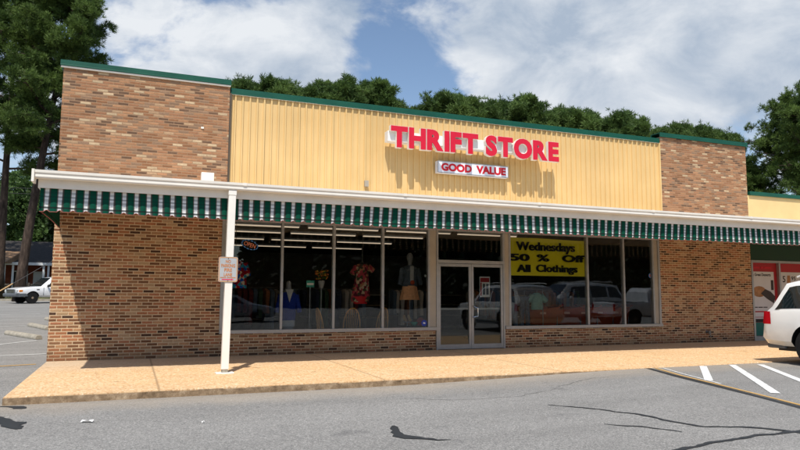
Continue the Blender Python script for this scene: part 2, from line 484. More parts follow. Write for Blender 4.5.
M['shingle_lit'] = paint('house_shingle_lit', rgb(140,112,86), .9, .2, 0, .2, 4)  # sunlit and tree-shaded roof facets, put into two shingle colours
M['house_white'] = paint('house_white_trim', rgb(206,208,208), .6, .08)
M['fence_wood'] = paint('grey_fence_wood', rgb(84,78,72), .9, .25, 0, .2, 5)
M['grass'] = paint('dry_grass_verge', rgb(110,112,74), .95, .3, 0, .1, 2, rgb(140,120,90))
M['wire'] = paint('utility_wire', rgb(60,60,62), .6, .1)
M['guard'] = paint('guy_guard_yellow', rgb(206,168,120), .6, .1)
M['pole_wood'] = paint('utility_pole_wood', rgb(96,78,62), .9, .2)
def mat_floral(name, cols, scale):
    t = NT(name); v = t.node('ShaderNodeTexVoronoi'); t.l.new(t.pos(), v.inputs['Vector']); v.inputs['Scale'].default_value = scale
    w = t.xyz(v.outputs['Color'])[0]
    n = len(cols)
    c = t.ramp(w, [(i/n, cc) for i,cc in enumerate(cols)], 'CONSTANT')
    return t.fin(c, .9, 0, .1)
M['floral'] = mat_floral('floral_print', [rgb(150,56,66),rgb(170,150,128),rgb(88,34,46),rgb(158,112,84),rgb(60,66,50),rgb(160,62,76)], 16)
M['patch'] = mat_floral('patchwork_print', [rgb(190,30,40),rgb(30,90,190),rgb(150,20,36),rgb(60,160,190),rgb(220,200,170),rgb(170,26,40)], 14)
M['bouquet'] = mat_floral('bouquet_flowers', [rgb(170,104,44),rgb(70,100,44),rgb(176,140,60),rgb(56,84,40),rgb(158,84,44)], 22)
M['goods'] = mat_floral('mixed_goods', [rgb(60,50,46),rgb(96,80,70),rgb(50,56,66),rgb(110,70,60),rgb(44,44,44),rgb(84,88,90)], 5)

# ------------------------------------------------------------------ text
def text_mb(txt, height, width=None, depth=.01, bold=.0, center=None, base_y=0.0, spacing=1.0):
    """letters as mesh in the x-z plane facing -y; returns MB with lower-left at 0,0 (or centred at x=center)"""
    cu = bpy.data.curves.new('lettering', 'FONT'); cu.body = txt; cu.extrude = depth/2; cu.offset = bold; cu.space_character = spacing
    cu.resolution_u = 4
    ob = bpy.data.objects.new('lettering', cu); col.objects.link(ob)
    dg = bpy.context.evaluated_depsgraph_get(); dg.update()
    me = bpy.data.meshes.new_from_object(ob.evaluated_get(dg))
    vs = [v.co.copy() for v in me.vertices]; fs = [list(p.vertices) for p in me.polygons]
    bpy.data.objects.remove(ob); bpy.data.curves.remove(cu); bpy.data.meshes.remove(me)
    x0=min(v.x for v in vs); x1=max(v.x for v in vs); y0=min(v.y for v in vs); y1=max(v.y for v in vs)
    sz = height/(y1-y0); sx = (width/(x1-x0)) if width else sz
    mb = MB()
    w = (x1-x0)*sx
    mb.add([((v.x-x0)*sx - (w/2 if center is not None else 0) + (center or 0), -v.z + base_y, (v.y-y0)*sz) for v in vs], fs)
    mb.w = w
    return mb
def moved(mb, dx, dy, dz):
    mb.v = [(x+dx,y+dy,z+dz) for x,y,z in mb.v]; return mb
def merge(*ms):
    o = MB()
    for m in ms: o.add(m.v, m.f)
    return o

# ------------------------------------------------------------------ ground
def sstep(a, b, x):
    t = min(1, max(0, (x-a)/(b-a))); return t*t*(3-2*t)
def G(x, y):
    z = -.108 + .093*sstep(7.5, 13.6, x)*(1 if y < 3 else 0)
    if y > 2 and x < 2.85:
        z = -.108 + .023*min(60, y-2)*(1 if x <= 2.6 else max(0, (2.85-x)/.25))
    return z
def axis(a, b, step, lo, hi, far):
    xs = [a + step*i for i in range(int(round((b-a)/step))+1)]
    d = step; x = a
    while x > lo: d *= 1.45; x -= d; xs.insert(0, x)
    d = step; x = b
    while x < hi: d *= 1.45; x += d; xs.append(x)
    return xs
gx = sorted(set(axis(-12, 24, .5, -400, 600, 0) + [2.6, 2.7, 2.85])); gy = axis(-16, 14, .5, -300, 600, 0)
mb = MB()
mb.v = [(x, y, G(x,y)) for x in gx for y in gy]
ny = len(gy)
for i in range(len(gx)-1):
    for j in range(ny-1):
        mb.f.append([i*ny+j, (i+1)*ny+j, (i+1)*ny+j+1, i*ny+j+1]); mb.mi.append(0)
struct('ground', mb, M['asphalt'])

def strip(pts, w, off=.006, rag=0.0):
    """painted strip on the ground following pts; w may be a list"""
    P = []
    for a,b in zip(pts[:-1], pts[1:]):
        n = max(1, int(math.hypot(b[0]-a[0], b[1]-a[1])/(.07 if rag else .25)))
        for i in range(n): P.append((a[0]+(b[0]-a[0])*i/n, a[1]+(b[1]-a[1])*i/n))
    P.append(pts[-1])
    m = MB(); n = len(P)
    for i,p in enumerate(P):
        a = P[max(0,i-1)]; b = P[min(n-1,i+1)]
        d = math.hypot(b[0]-a[0], b[1]-a[1]); nx, ny_ = -(b[1]-a[1])/d, (b[0]-a[0])/d
        t = i/(n-1)
        ww = w if not hasattr(w,'__len__') else np.interp(t, np.linspace(0,1,len(w)), w)
        wob = rag*(math.sin(i*.55+p[0]*3)+.7*math.sin(i*1.31+1.3)+random.uniform(-.6,.6))
        for s in (-.5,.5):
            e = 1+(random.uniform(-.45,.45) if rag else 0)
            x, y = p[0]+nx*(ww*s*e+wob), p[1]+ny_*(ww*s*e+wob)
            m.v.append((x, y, G(x,y)+off))
    for i in range(n-1):
        m.f.append([2*i,2*i+1,2*i+3,2*i+2]); m.mi.append(0)
    return m

# pavement in front of the shops, with its kerb
XL, XR, SY = 2.63, 46.0, -4.836
mb = MB(); mb.box(XL, XR, SY, 0.0, -.4, 0.0)
struct('sidewalk', mb, M['walk'], bevel=.012)
mb = MB(); 
xs = [XL+.0+i*.35 for i in range(34)]
for a,b in zip(xs[:-1], xs[1:]):
    mb.box(a, b-.001, SY-.006-.006*random.random(), SY-.003, -.4, -.016-.012*random.random())
mb.box(XL-.006, XL-.003, SY, .0, -.4, -.02)
struct('curb', mb, M['curb'])

# markings
struct('parking_line', strip([(13.42,-4.92),(13.0,-6.0),(12.62,-7.3),(12.3,-8.35),(11.9,-9.6)], .055, .008), M['orange_line'])
struct('tar_seam', strip([(13.3,-4.86),(12.88,-6.02),(12.5,-7.33),(12.18,-8.38),(11.78,-9.62)], [.1,.12,.09,.12], .004), M['tar'])
for pts in ([(14.6,-4.93),(12.95,-6.62)], [(15.35,-4.95),(12.72,-8.02)], [(15.95,-5.1),(14.3,-7.25),(13.2,-8.7)], [(13.6,-4.93),(13.25,-5.75),(12.8,-7.0)]):
    struct('parking_line', strip(pts, .13 if len(pts)<3 or pts[0][0]>14 else .035, .007), M['white_line'])
for a,b in (([-2.0,1.6],[1.71,6.57]), ([-3.0,1.9],[2.33,2.9]), ([-3.2,10.6],[.6,12.9]), ([-4,14.6],[.3,16.5]), ([-5,18.8],[.15,21.2]), ([-6,23.5],[0,25.8]), ([-7,27.6],[-.2,29.6])):
    struct('parking_line', strip([tuple(a),tuple(b)], .11, .007), M['white_line_old'])
struct('parking_line', strip([(-1.5,-.6),(2.38,.63)], .11, .007), M['orange_line'])

# tar on the asphalt
def blob(x, y, rx, ry, rot=0, seed=0, n=22):
    r = random.Random(seed); m = MB(); pts = []
    for k in range(n):
        t = 2*math.pi*k/n; q = .72 + .5*r.random()
        px, py = rx*q*math.cos(t), ry*q*math.sin(t)
        X, Y = x+px*math.cos(rot)-py*math.sin(rot), y+px*math.sin(rot)+py*math.cos(rot)
        pts.append((X, Y, G(X,Y)+.005))
    m.add(pts, [list(range(n))]); return m
struct('tar_seam', strip([(9.3,-7.38),(9.42,-7.5),(9.70,-7.93),(9.9,-8.43),(9.95,-8.92),(10.03,-9.3),(10.35,-9.42),(10.56,-9.67),(10.68,-9.93),(10.8,-10.4)], [.02,.045,.05,.06,.05,.06,.05,.07], .006, .011), M['tar'])
struct('tar_seam', strip([(9.15,-8.7),(9.43,-8.97),(9.63,-9.38)], [.015,.05,.02], .0055, .011), M['tar'])
struct('tar_seam', strip([(8.2,-10.4),(9.04,-9.95),(9.61,-9.87),(10.19,-9.84),(10.72,-9.88),(11.4,-9.8)], [.04,.07,.05,.07,.05], .0065, .011), M['tar'])
struct('tar_patch', strip([(6.90,-7.86),(6.87,-8.02),(6.82,-8.2),(6.80,-8.36),(6.86,-8.48),(6.96,-8.6),(7.06,-8.72),(7.2,-8.72)], [.03,.09,.07,.17,.15,.07,.045,.01], .006, .011), M['tar'])
struct('tar_patch', strip([(2.60,-4.95),(2.72,-4.98),(2.84,-5.05),(2.93,-5.2)], [.03,.13,.17,.04], .006, .011), M['tar'])
struct('tar_patch', strip([(2.45,-5.35),(2.7,-5.72),(2.86,-6.1),(2.98,-6.42),(3.06,-6.62)], [.2,.09,.12,.26,.05], .006, .011), M['tar'])
for pts in ([(7.6,-6.0),(8.4,-6.5),(9.3,-6.6),(10.4,-6.2)], [(10.2,-6.2),(11.3,-5.6),(12.2,-5.5)]):
    struct('asphalt_crack', strip(pts, [.004,.013,.009,.012,.003], .0035, .02), M['crack'])
def scrap(x, y, l, w, rot, label):
    m = MB(); z = G(x,y)
    m.grid(lambda u,v: (x+(u-.5)*l*math.cos(rot)-(v-.5)*w*math.sin(rot), y+(u-.5)*l*math.sin(rot)+(v-.5)*w*math.cos(rot), z+.008+.02*abs(math.sin(3*u+2*v))), 4, 3)
    solo('paper_scrap', m, M['paper'], label, 'litter', origin=(x,y,z))
scrap(3.72, -6.45, .13, .06, -.3, 'flat white scrap of paper lying on the asphalt before the left kerb')
scrap(4.94, -6.97, .035, .025, .4, 'tiny white paper speck on the asphalt below the post')
# grass verge and kerb behind the side car park
mb = MB(); mb.grid(lambda u,v: (-45+47.5*u, 39.2+50*v, G(0, 39.2+50*v)+.09+.12*math.sin(9*u+5*v)*min(1,v*4)), 20, 20)
struct('grass_verge', mb, M['grass'])
mb = MB(); mb.box(-45, 2.4, 38.9, 39.25, G(0,39)-.2, G(0,39)+.14); struct('verge_curb', mb, M['concrete'])

# wheel stops beside the building
def wheel_stop(a, b, label):
    a = Vector((a[0],a[1],G(*a))); b = Vector((b[0],b[1],G(*b))); L = (b-a).length
    prof = [(-.1,0),(-.1,.06),(-.055,.125),(.055,.125),(.1,.06),(.1,0)]
    m = MB(); m.prism(prof, 'x', 0, L)
    ang = math.atan2(b.y-a.y, b.x-a.x); pit = math.asin((b.z-a.z)/L)
    m.v = [tuple(Matrix.Rotation(ang,3,'Z') @ Matrix.Rotation(-pit,3,'Y') @ Vector(p)) for p in m.v]
    o = solo('wheel_stop', m, M['concrete'], label, 'wheel stop', 'wheel stops beside the building', bevel=.015)
    o.location = a
wheel_stop((.62,8.95), (1.72,6.9), 'pale concrete wheel stop lying closest to the brick corner')
wheel_stop((.80,12.55), (1.58,10.6), 'concrete wheel stop in the middle of the row beside the building')
wheel_stop((.95,16.2), (1.9,13.9), 'concrete wheel stop mostly hidden behind the brick corner, farthest back')

# ------------------------------------------------------------------ store building
store = thing('store_building', 'long brick and yellow metal store front with dark display windows', 'store', (12.2, 8, 0))
def pc(name, mb, mat, parent=None, **k): return part(name, mb, mat, parent or store, **k)
XB, X2, XE = 6.0, 18.437, 21.87
DEP = 18.0
ZP, ZM, ZQ = 6.15, 5.985, 6.155
W0, W4, DL, DR, RL, RR = 5.93, 10.95, 11.13, 13.08, 13.17, 18.25
HEAD = 2.95
CZ = 3.16      # where the brick changes above the canopy
# brick piers
m = MB(); m.box(XL, W0, 0, .3, -.2, CZ); pc('brick_pier', m, M['brick_low'])
m = MB(); m.box(XL, XB, 0, .3, CZ, ZP-.12); pc('brick_pier', m, M['brick_up'])
m = MB(); m.box(RR, XE, 0, .3, -.2, CZ); pc('brick_pier', m, M['brick_low'])
m = MB(); m.box(X2, XE, 0, .3, CZ, ZQ-.12); pc('brick_pier', m, M['brick_up'])
# bulkheads below the glass
m = MB(); m.box(W0, DL-.002, .012, .25, -.2, .505); pc('bulkhead', m, M['brick_low'])
m = MB(); m.box(DR+.002, RR, .012, .25, -.2, .505); pc('bulkhead', m, M['brick_low'])
# side and back walls, roof
m = MB(); m.box(XL, XL+.3, .3, DEP, -.2, ZP-.12); pc('wall', m, M['brick_low'])
m = MB(); m.box(XE-.3, XE, .3, DEP, -.2, ZQ-.12); pc('wall', m, M['brick_low'])
m = MB(); m.box(XL+.3, XE-.3, DEP-.3, DEP, -.2, 5.6); pc('wall', m, M['brick_low'])
m = MB(); m.box(XL+.3, XE-.3, .45, DEP-.3, 5.2, 5.35); pc('roof', m, M['concrete'])
m = MB(); m.box(W0, RR, .06, .3, HEAD+.06, CZ+.1); m.box(XB, X2, .12, .3, CZ+.1, ZM-.12); pc('wall', m, M['soffit'])
# ribbed metal siding
pts = []
pitch = (X2-XB)/76
for i in range(76):
    x = XB + i*pitch
    pts += [(x, .065), (x+.112, .065), (x+.123, .024), (x+.152, .024)]
pts.append((X2, .065))
m = MB(); n = len(pts)
m.v = [(x,y,CZ+.0) for x,y in pts] + [(x,y,ZM-.1) for x,y in pts]
for i in range(n-1): m.f.append([i,i+1,i+1+n,i+n]); m.mi.append(0)
pc('siding', m, M['siding'], recalc=False)
m = MB(); m.box(XB-.0+.002, XB+.045, -.006, .05, CZ, ZM-.13); pc('corner_trim', m, M['alu_dark'])
m = MB(); m.box(X2-.04, X2-.002, .0, .05, CZ, ZM-.13); pc('corner_trim', m, M['siding'])
# coping
def coping(x0, x1, z, h, y0=-.05):
    m = MB(); m.prism([(y0,z-h),(y0-.012,z-h-.012),(y0-.012,z-h+.01),(y0,z-h+.02),(y0,z),(.34,z),(.34,z-h),(.31,z-h),(.31,z-.02),(y0+.03,z-.02),(y0+.03,z-h)], 'x', x0, x1)
    return m
m = coping(XL-.06, XB+.02, ZP, .11); pc('coping', m, M['green_metal'])
m = MB(); m.box(XL-.05, XB+.01, -.045, -.004, ZP-.155, ZP-.125); pc('coping_flashing', m, M['white_paint'])
m = coping(XB+.025, X2-.02, ZM, .13, .012); pc('coping', m, M['green_metal'])
m = MB(); m.box(XB+.03, X2-.03, .012, .0235, ZM-.15, ZM-.135); pc('coping_flashing', m, M['white_paint'])
m = coping(X2-.04, XE+.05, ZQ, .12); pc('coping', m, M['green_metal'])
m = MB(); m.box(XL-.05, XL+.32, .35, DEP, ZP-.11, ZP-.0); pc('coping', m, M['green_metal'])
# small boxes and fittings on the front
m = MB(); m.box(5.43, 5.70, -.18, -.003, CZ+.3, 3.98); pc('vent_box', m, M['white_paint'], bevel=.01)
m = MB(); m.box(9.22, 9.32, -.06, .02, 3.93, 4.08); pc('junction_box', m, M['alu_tan'], bevel=.008)
m = MB(); m.box(5.40, 5.46, -.02, -.003, 4.98, 5.02); pc('wall_tag', m, M['white_paint'])
m = MB(); m.lathe((19.94,-.0,.30), [(.045,-.0),(.045,-.02),(.02,-.03),(.02,-.10)], 'y', 12); m.box(19.90,19.98,-.13,-.10,.24,.34); m.tube([(19.94,-.11,.25),(19.94,-.14,.20),(19.94,-.14,.16)], .014); pc('spigot', m, M['steel'])
# aluminium window frames
def frame(name, x0, x1, z0, z1, muls, y0=-.02, y1=.1, sill=True):
    m = MB()
    m.box(x0, x1, y0-(.05 if sill else 0), y1, z0-.045, z0+.03)           # sill
    m.box(x0, x1, y0, y1, z1, z1+.06)
    for x,w in muls: m.box(x-w/2, x+w/2, y0, y1-.002, z0+.03, z1)
    return pc(name, m, M['alu'])
PW = 1.222
lm = [6.055+PW*i for i in range(5)]
f1 = frame('window_frame', W0, DL-.005, .53, HEAD, [(W0+.045,.09)] + [(x,.055) for x in lm[1:4]] + [(10.93,.045)])
for a,b in ((W0+.09,lm[1]-.027),(lm[1]+.027,lm[2]-.027),(lm[2]+.027,lm[3]-.027),(lm[3]+.027,10.905)):
    m = MB(); m.quad((a,.03,.56),(b,.03,.56),(b,.03,HEAD),(a,.03,HEAD)); pc('pane', m, M['glass'], f1)
m = MB(); m.box(10.955, DL-.003, -.012, .1, .562, HEAD); pc('jamb_panel', m, M['alu_tan'])
f2 = frame('window_frame', DR+.005, RR, .53, HEAD, [(13.24,.06),(15.71,.055),(16.95,.055),(18.00,.05),(18.215,.07)])
for a,b in ((13.27,15.682),(15.738,16.922),(16.978,17.975)):
    m = MB(); m.quad((a,.03,.56),(b,.03,.56),(b,.03,HEAD),(a,.03,HEAD)); pc('pane', m, M['glass'], f2)
m = MB(); m.box(18.027, 18.178, .005, .1, .562, HEAD); pc('jamb_panel', m, M['alu_tan'])
m = MB(); m.box(DR+.003, 13.208, -.012, .1, .562, HEAD); pc('jamb_panel', m, M['alu_tan'])
# entrance: frame, transom light, two glazed leaves
m = MB()
for x in (DL, DR-.05): m.box(x, x+.05, -.03, .1, 0, HEAD)
m.box(DL+.05, DR-.05, -.03, .1, 2.14, 2.22); m.box(DL, DR, -.028, .1, HEAD, HEAD+.06)
df = pc('door_frame', m, M['alu'])
m = MB(); m.quad((DL+.05,.03,2.22),(DR-.05,.03,2.22),(DR-.05,.03,HEAD),(DL+.05,.03,HEAD)); pc('transom_pane', m, M['glass_door'], df)
mid = (DL+DR)/2
for a,b,hs in ((DL+.055, mid-.004, 1),(mid+.004, DR-.055, -1)):
    m = MB(); s = .062
    m.box(a, a+s, -.02, .03, .015, 2.13); m.box(b-s, b, -.02, .03, .015, 2.13)
    m.box(a+s, b-s, -.019, .029, .015, .13); m.box(a+s, b-s, -.019, .029, 2.06, 2.13)
    dr = pc('door', m, M['alu'])
    m = MB(); m.quad((a+s,.008,.13),(b-s,.008,.13),(b-s,.008,2.06),(a+s,.008,2.06)); pc('pane', m, M['glass_door'], dr)
    m = MB(); m.box(a+s, b-s, .035, .06, .98, 1.03); pc('push_bar', m, M['alu'], dr)
    if hs < 0:
        m = MB(); m.tube([(a+.03,-.02,.78),(a+.03,-.07,.80),(a+.15,-.075,.82),(a+.15,-.075,1.02),(a+.03,-.07,1.06),(a+.03,-.02,1.08)], .014); pc('handle', m, M['chrome'], dr, smooth=True)
m = MB(); m.box(12.39, 12.61, -.004, -.001, 1.72, 2.0); m2 = MB()
notice = thing('paper_notice', 'small white paper notice with red edge taped inside the right door', 'notice', (12.5,.0,1.45))
m = MB(); m.box(12.36, 12.66, .012, .015, 1.30, 1.82); part('sheet', m, M['paper'], notice)
m = MB(); m.box(12.38, 12.64, .009, .0115, 1.68, 1.79); m.box(12.38, 12.42, .009, .0115, 1.33, 1.67); part('header', m, M['poster_red'], notice)
for i in range(2):
    m = MB(); m.box(12.45+i*.1, 12.52+i*.1, .009, .0115, 1.36, 1.64); part('print_block', m, M['truck_grey'], notice)

# interior shell
m = MB(); m.box(XL+.3, XE-.3, .26, DEP-.3, -.05, .012); pc('floor', m, M['room_floor'])
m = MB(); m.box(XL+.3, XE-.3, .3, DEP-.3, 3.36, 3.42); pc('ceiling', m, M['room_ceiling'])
m = MB()
m.quad((XL+.31,.3,0),(XL+.31,DEP-.31,0),(XL+.31,DEP-.31,3.36),(XL+.31,.3,3.36)); m.quad((XE-.31,.3,0),(XE-.31,DEP-.31,0),(XE-.31,DEP-.31,3.36),(XE-.31,.3,3.36)); m.quad((XL+.31,DEP-.31,0),(XE-.31,DEP-.31,0),(XE-.31,DEP-.31,3.36),(XL+.31,DEP-.31,3.36))
m.quad((XL+.31,.305,0),(W0-.02,.305,0),(W0-.02,.305,3.3),(XL+.31,.305,3.3)); m.quad((RR+.02,.305,0),(XE-.31,.305,0),(XE-.31,.305,3.3),(RR+.02,.305,3.3))
pc('interior_wall', m, M['room_wall'], recalc=False)
# fluorescent strips: each a thing
proto = None
rows = [1.1, 2.4, 4.0, 6.0, 8.8, 12.2]
for r,y in enumerate(rows):
    x = 4.0 + (r*1.13) % 1.2
    while x < 20.5:
        lit = True
        if r >= 3 and x > 13.4: lit = False
        if lit and x < 15.3:
            if proto is None:
                proto = thing('ceiling_light', 'long warm fluorescent strip glowing under the dark shop ceiling', 'ceiling light', (x,y,3.3), 'fluorescent strips on the shop ceiling')
                m = MB(); m.box(-1.1,1.1,-.06,.06,.0,.058); part('housing', m, M['panel_white'], proto, local=True)
                m = MB(); m.box(-1.08,1.08,-.045,.045,-.032,-.002); part('tube', m, M['tube'], proto, local=True)
            else: copy_tree(proto, (x,y,3.3))
        x += 2.45

# ------------------------------------------------------------------ canopy with awning
CX1 = 34.0
can = thing('canopy', 'white flat canopy with green and white striped valance along the shop fronts', 'canopy', (12,-3,0))
CL = 2.70
m = MB(); m.box(CL, CX1, -3.06, -.003, 3.035, 3.12); m.box(CL, CX1, -3.06, -.005, 3.12, 3.2); part('soffit', m, M['soffit'], can)
m = MB(); m.prism([(-3.06,3.2),(-3.06,3.265),(-.004,3.36),(-.004,3.2)], 'x', CL, CX1); part('roof_deck', m, M['white_paint'], can)
m = MB(); m.box(CL-.03, CX1, -3.092, -3.062, 3.03, 3.285); m.box(CL-.032, CL-.002, -3.06, -.004, 3.03, 3.285); part('fascia', m, M['white_paint'], can)
m = MB(); m.prism([(-3.095,3.165),(-3.235,3.165),(-3.247,3.185),(-3.245,3.225),(-3.262,3.25),(-3.265,3.292),(-3.248,3.292),(-3.248,3.275),(-3.11,3.275),(-3.11,3.292),(-3.095,3.292)], 'x', CL-.07, CX1); gut = part('gutter', m, M['white_paint'], can)
m = MB(); m.prism([(-3.0,3.10),(-3.275,3.10),(-3.275,3.30),(-3.0,3.30)], 'x', CL-.11, CL-.072); part('end_cap', m, M['white_paint'], gut)
# joint straps of the gutter
for x in np.arange(5.9, CX1, 3.05):
    m = MB(); m.box(x-.03, x+.03, -3.270, -3.20, 3.246, 3.296); part('gutter_joint', m, M['white_paint'], gut)
# valance
P = .1915
def scal(x, u):                         # arched up at the white stripes
    ph = ((x+u+40.0)/P) % 1.0
    d = abs(((ph-.70+.5) % 1.0)-.5)     # distance from stripe centre
    return 2.655 + .032*max(0, 1-(d/.2)**2) + .006*math.sin(1.9*(x+u))
def wav(x, u, v):
    ph = ((x+u+40.0)/P) % 1.0
    return .016*math.cos(2*math.pi*(ph-.22)) * (.25+.75*(1-v)) + .012*math.sin(.9*(x+u))*(1-v)
m = MB(); nx = int((CX1-CL)/P*10); 
m.grid(lambda u,v: (CL+(CX1-CL)*u, -3.028-wav(CL+(CX1-CL)*u,-3.028,v), scal(CL+(CX1-CL)*u,-3.028)*(1-v)+3.034*v), nx, 4)
m.grid(lambda u,v: (CL+.02+wav(CL,-3.0+2.98*u,v), -3.0+2.98*u, scal(CL,-3.0+2.98*u)*(1-v)+3.034*v), 160, 4)
# object coordinates of the stripes must follow world x, so give the valance an origin at the world's
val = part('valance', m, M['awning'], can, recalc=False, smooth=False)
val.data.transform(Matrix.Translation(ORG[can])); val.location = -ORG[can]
m = MB()
def hem(fx, n):
    pts = [fx(i/n) for i in range(n+1)]
    m.tube(pts, .0055, 4, cap=True)
hem(lambda u: (CL+(CX1-CL)*u, -3.031-wav(CL+(CX1-CL)*u,-3.028,0), scal(CL+(CX1-CL)*u,-3.028)), nx)
hem(lambda u: (CL+.02+wav(CL,-3.0+2.98*u,0), -3.0+2.98*u, scal(CL,-3.0+2.98*u)), 160)
part('valance_hem', m, M['awning_hem'], can, recalc=False)
# supporting post
PX, PY = 5.735, -3.165
m = MB(); m.box(PX-.062, PX+.062, PY-.055, PY+.068, .075, 3.10); m.box(PX-.07, PX+.07, PY-.062, PY+.068, 3.07, 3.162)
m.v = [(x-.075+.012*z, y, z) for x,y,z in m.v]   # the post leans a little
post = part('post', m, M['post_paint'], can, bevel=.008)
PX -= .075
m = MB(); m.box(PX-.05, PX+.05, PY-.05, PY+.05, .02, .08); part('post_foot', m, M['concrete'], post)
m = MB(); m.box(PX-.15, PX+.15, PY-.1, PY+.1, .001, .022); part('base_plate', m, M['post_paint'], post, bevel=.004)

# no-parking sign on the post
sx0, sx1, sz0, sz1, sy = 5.495, 5.82, 1.555, 1.99, PY-.0625
ps = thing('parking_sign', 'small grey no parking fire lane sign fixed to the white post', 'sign', ((sx0+sx1)/2, sy, sz0))
def rrect(x0,x1,z0,z1,r,n=5):
    pts=[]
    for cx,cz,a in ((x1-r,z0+r,-90),(x1-r,z1-r,0),(x0+r,z1-r,90),(x0+r,z0+r,180)):
        for k in range(n+1):
            t=R(a+90*k/n); pts.append((cx+r*math.cos(t),cz+r*math.sin(t)))
    return pts
m = MB(); m.prism(rrect(sx0,sx1,sz0,sz1,.035), 'y', sy-.004, sy); part('panel', m, M['sign_alu'], ps)
o_, i_ = rrect(sx0+.004,sx1-.004,sz0+.004,sz1-.004,.032), rrect(sx0+.02,sx1-.02,sz0+.02,sz1-.02,.022)
m = MB(); n=len(o_); m.v=[(x,sy-.0055,z) for x,z in o_]+[(x,sy-.0055,z) for x,z in i_]
for k in range(n): m.f.append([k,(k+1)%n,(k+1)%n+n,k+n]); m.mi.append(0)
part('border', m, M['sign_edge'], ps)
cxs = (sx0+sx1)/2
lines = [('NO',.052,.085,1.885),('PARKING',.058,.235,1.81),('FIRE',.058,.13,1.735),('LANE',.058,.14,1.655)]
for t,h,w,z in lines: part('lettering', moved(text_mb(t,h,w,.002,.03,cxs), 0, sy-.0065, z), M['sign_ink'], ps)
for a_,b_ in ((-.13,-.03),(-.015,.13)):
    m = MB(); m.box(cxs+a_, cxs+b_, sy-.0075, sy-.0055, 1.627, 1.640); part('print_block', m, M['sign_ink'], ps)
m = MB(); m.prism([(sx0+.06,1.592),(sx0+.22,1.592),(sx0+.22,1.585),(sx0+.262,1.60),(sx0+.22,1.615),(sx0+.22,1.608),(sx0+.06,1.608)], 'y', sy-.0075, sy-.0055); part('arrow', m, M['sign_red'], ps)
for z in (sz1-.028, sz0+.022):
    m = MB(); m.lathe((cxs,sy,z), [(.008,-.004),(.008,-.01)], 'y', 10); part('bolt', m, M['steel'], ps)

# ------------------------------------------------------------------ signs on the facade
sg = thing('store_sign', 'raised red THRIFT STORE letters mounted on a white raceway', 'sign', (12.1,-.2,5.1))
m = MB(); m.box(9.70, 14.15, -.33, -.10, 5.03, 5.29); part('raceway', m, M['raceway'], sg, bevel=.01)
for x in (10.2, 11.6, 13.0, 13.9):
    m = MB(); m.box(x-.03, x+.03, -.10, .02, 5.12, 5.2); part('bracket', m, M['steel'], sg)
word = 'THRIFT STORE'; H = .52
glyphs = []
for ch in word:
    if ch == ' ': glyphs.append((ch, None, .16)); continue
    g = text_mb(ch, H*(1.03 if ch in 'OS' else 1), None, .0, .055)
    glyphs.append((ch, g, g.w))
gap = .03
tot = sum(g[2] for g in glyphs) + gap*(len(glyphs)-1)
sc = 4.80/tot; x = 9.73
for ch, g, w in glyphs:
    if g is not None:
        front = MB()
        g2 = text_mb(ch, H*(1.03 if ch in 'OS' else 1), w*sc, .105, .055)
        z0 = 4.872 - (.008 if ch in 'OS' else 0) + .012*(x-9.7)/4.8
        fr = text_mb(ch, H*(1.03 if ch in 'OS' else 1), w*sc, .012, .055)
        L_ = part('letter', moved(fr, x, -.443, z0), M['letter_red'], sg)
        # the return is a slightly larger white can behind the red face
        rt = moved(g2, x, -.384, z0)
        cx = x+w*sc/2; cz = z0+H/2
        rt.v = [((vx-cx)*1.035+cx+.0, vy, (vz-cz)*1.035+cz) for vx,vy,vz in rt.v]
        part('letter_return', rt, M['letter_side'], L_)
    x += (w+gap)*sc
gv = thing('value_sign', 'small white GOOD VALUE box sign below the big red letters', 'sign', (12.12,-.1,4.4))
m = MB(); m.box(11.10, 13.135, -.16, -.005, 4.395, 4.70); part('panel', m, M['panel_white'], gv, bevel=.008)
m = MB(); 
for a,b,c,d in ((11.10,13.135,4.395,4.412),(11.10,13.135,4.683,4.70),(11.10,11.117,4.412,4.683),(13.118,13.135,4.412,4.683)): m.box(a,b,-.166,-.1605,c,d)
part('rim', m, M['alu'], gv)
part('lettering', moved(text_mb('GOOD', .20, .86, .006, .045), 11.20, -.166, 4.448), M['dark_red'], gv)
part('lettering', moved(text_mb('VALUE', .20, .87, .006, .045), 12.19, -.166, 4.452), M['dark_red'], gv)

# yellow banner behind the glass
bn = thing('sale_banner', 'yellow paper banner advertising Wednesdays 50 % Off All Clothings in the window', 'banner', (14.47,.07,1.87))
m = MB(); m.grid(lambda u,v: (13.285+2.39*u, .072+.006*math.sin(9*u)*v, 1.868+.99*v+.012*math.sin(5*u)*v), 16, 6); part('sheet', m, M['banner'], bn, recalc=False)
bx, bz, bw_, bh_ = 13.285, 1.868, 2.39, .99
def bl(txt, x0, x1, zb, h, bold=.03):
    # heavy brush lettering: the same word laid twice, a hair apart
    a = text_mb(txt, h, (x1-x0)*bw_-.022, .003, bold); b = text_mb(txt, h, (x1-x0)*bw_-.022, .003, bold)
    return merge(moved(a, bx+x0*bw_, .052, bz+zb*bh_), moved(b, bx+x0*bw_+.022, .0485, bz+zb*bh_))
for q in (('Wednesdays', .08,.865,.60,.30,.02),('50', .0,.255,.385,.19,.03),('%', .345,.515,.385,.19,.02),('Off', .685,.995,.385,.195,.03),('All', .085,.265,.09,.20,.035),('Clothings', .335,.895,.04,.26,.022)):
    part('lettering', bl(*q), M['ink'], bn)

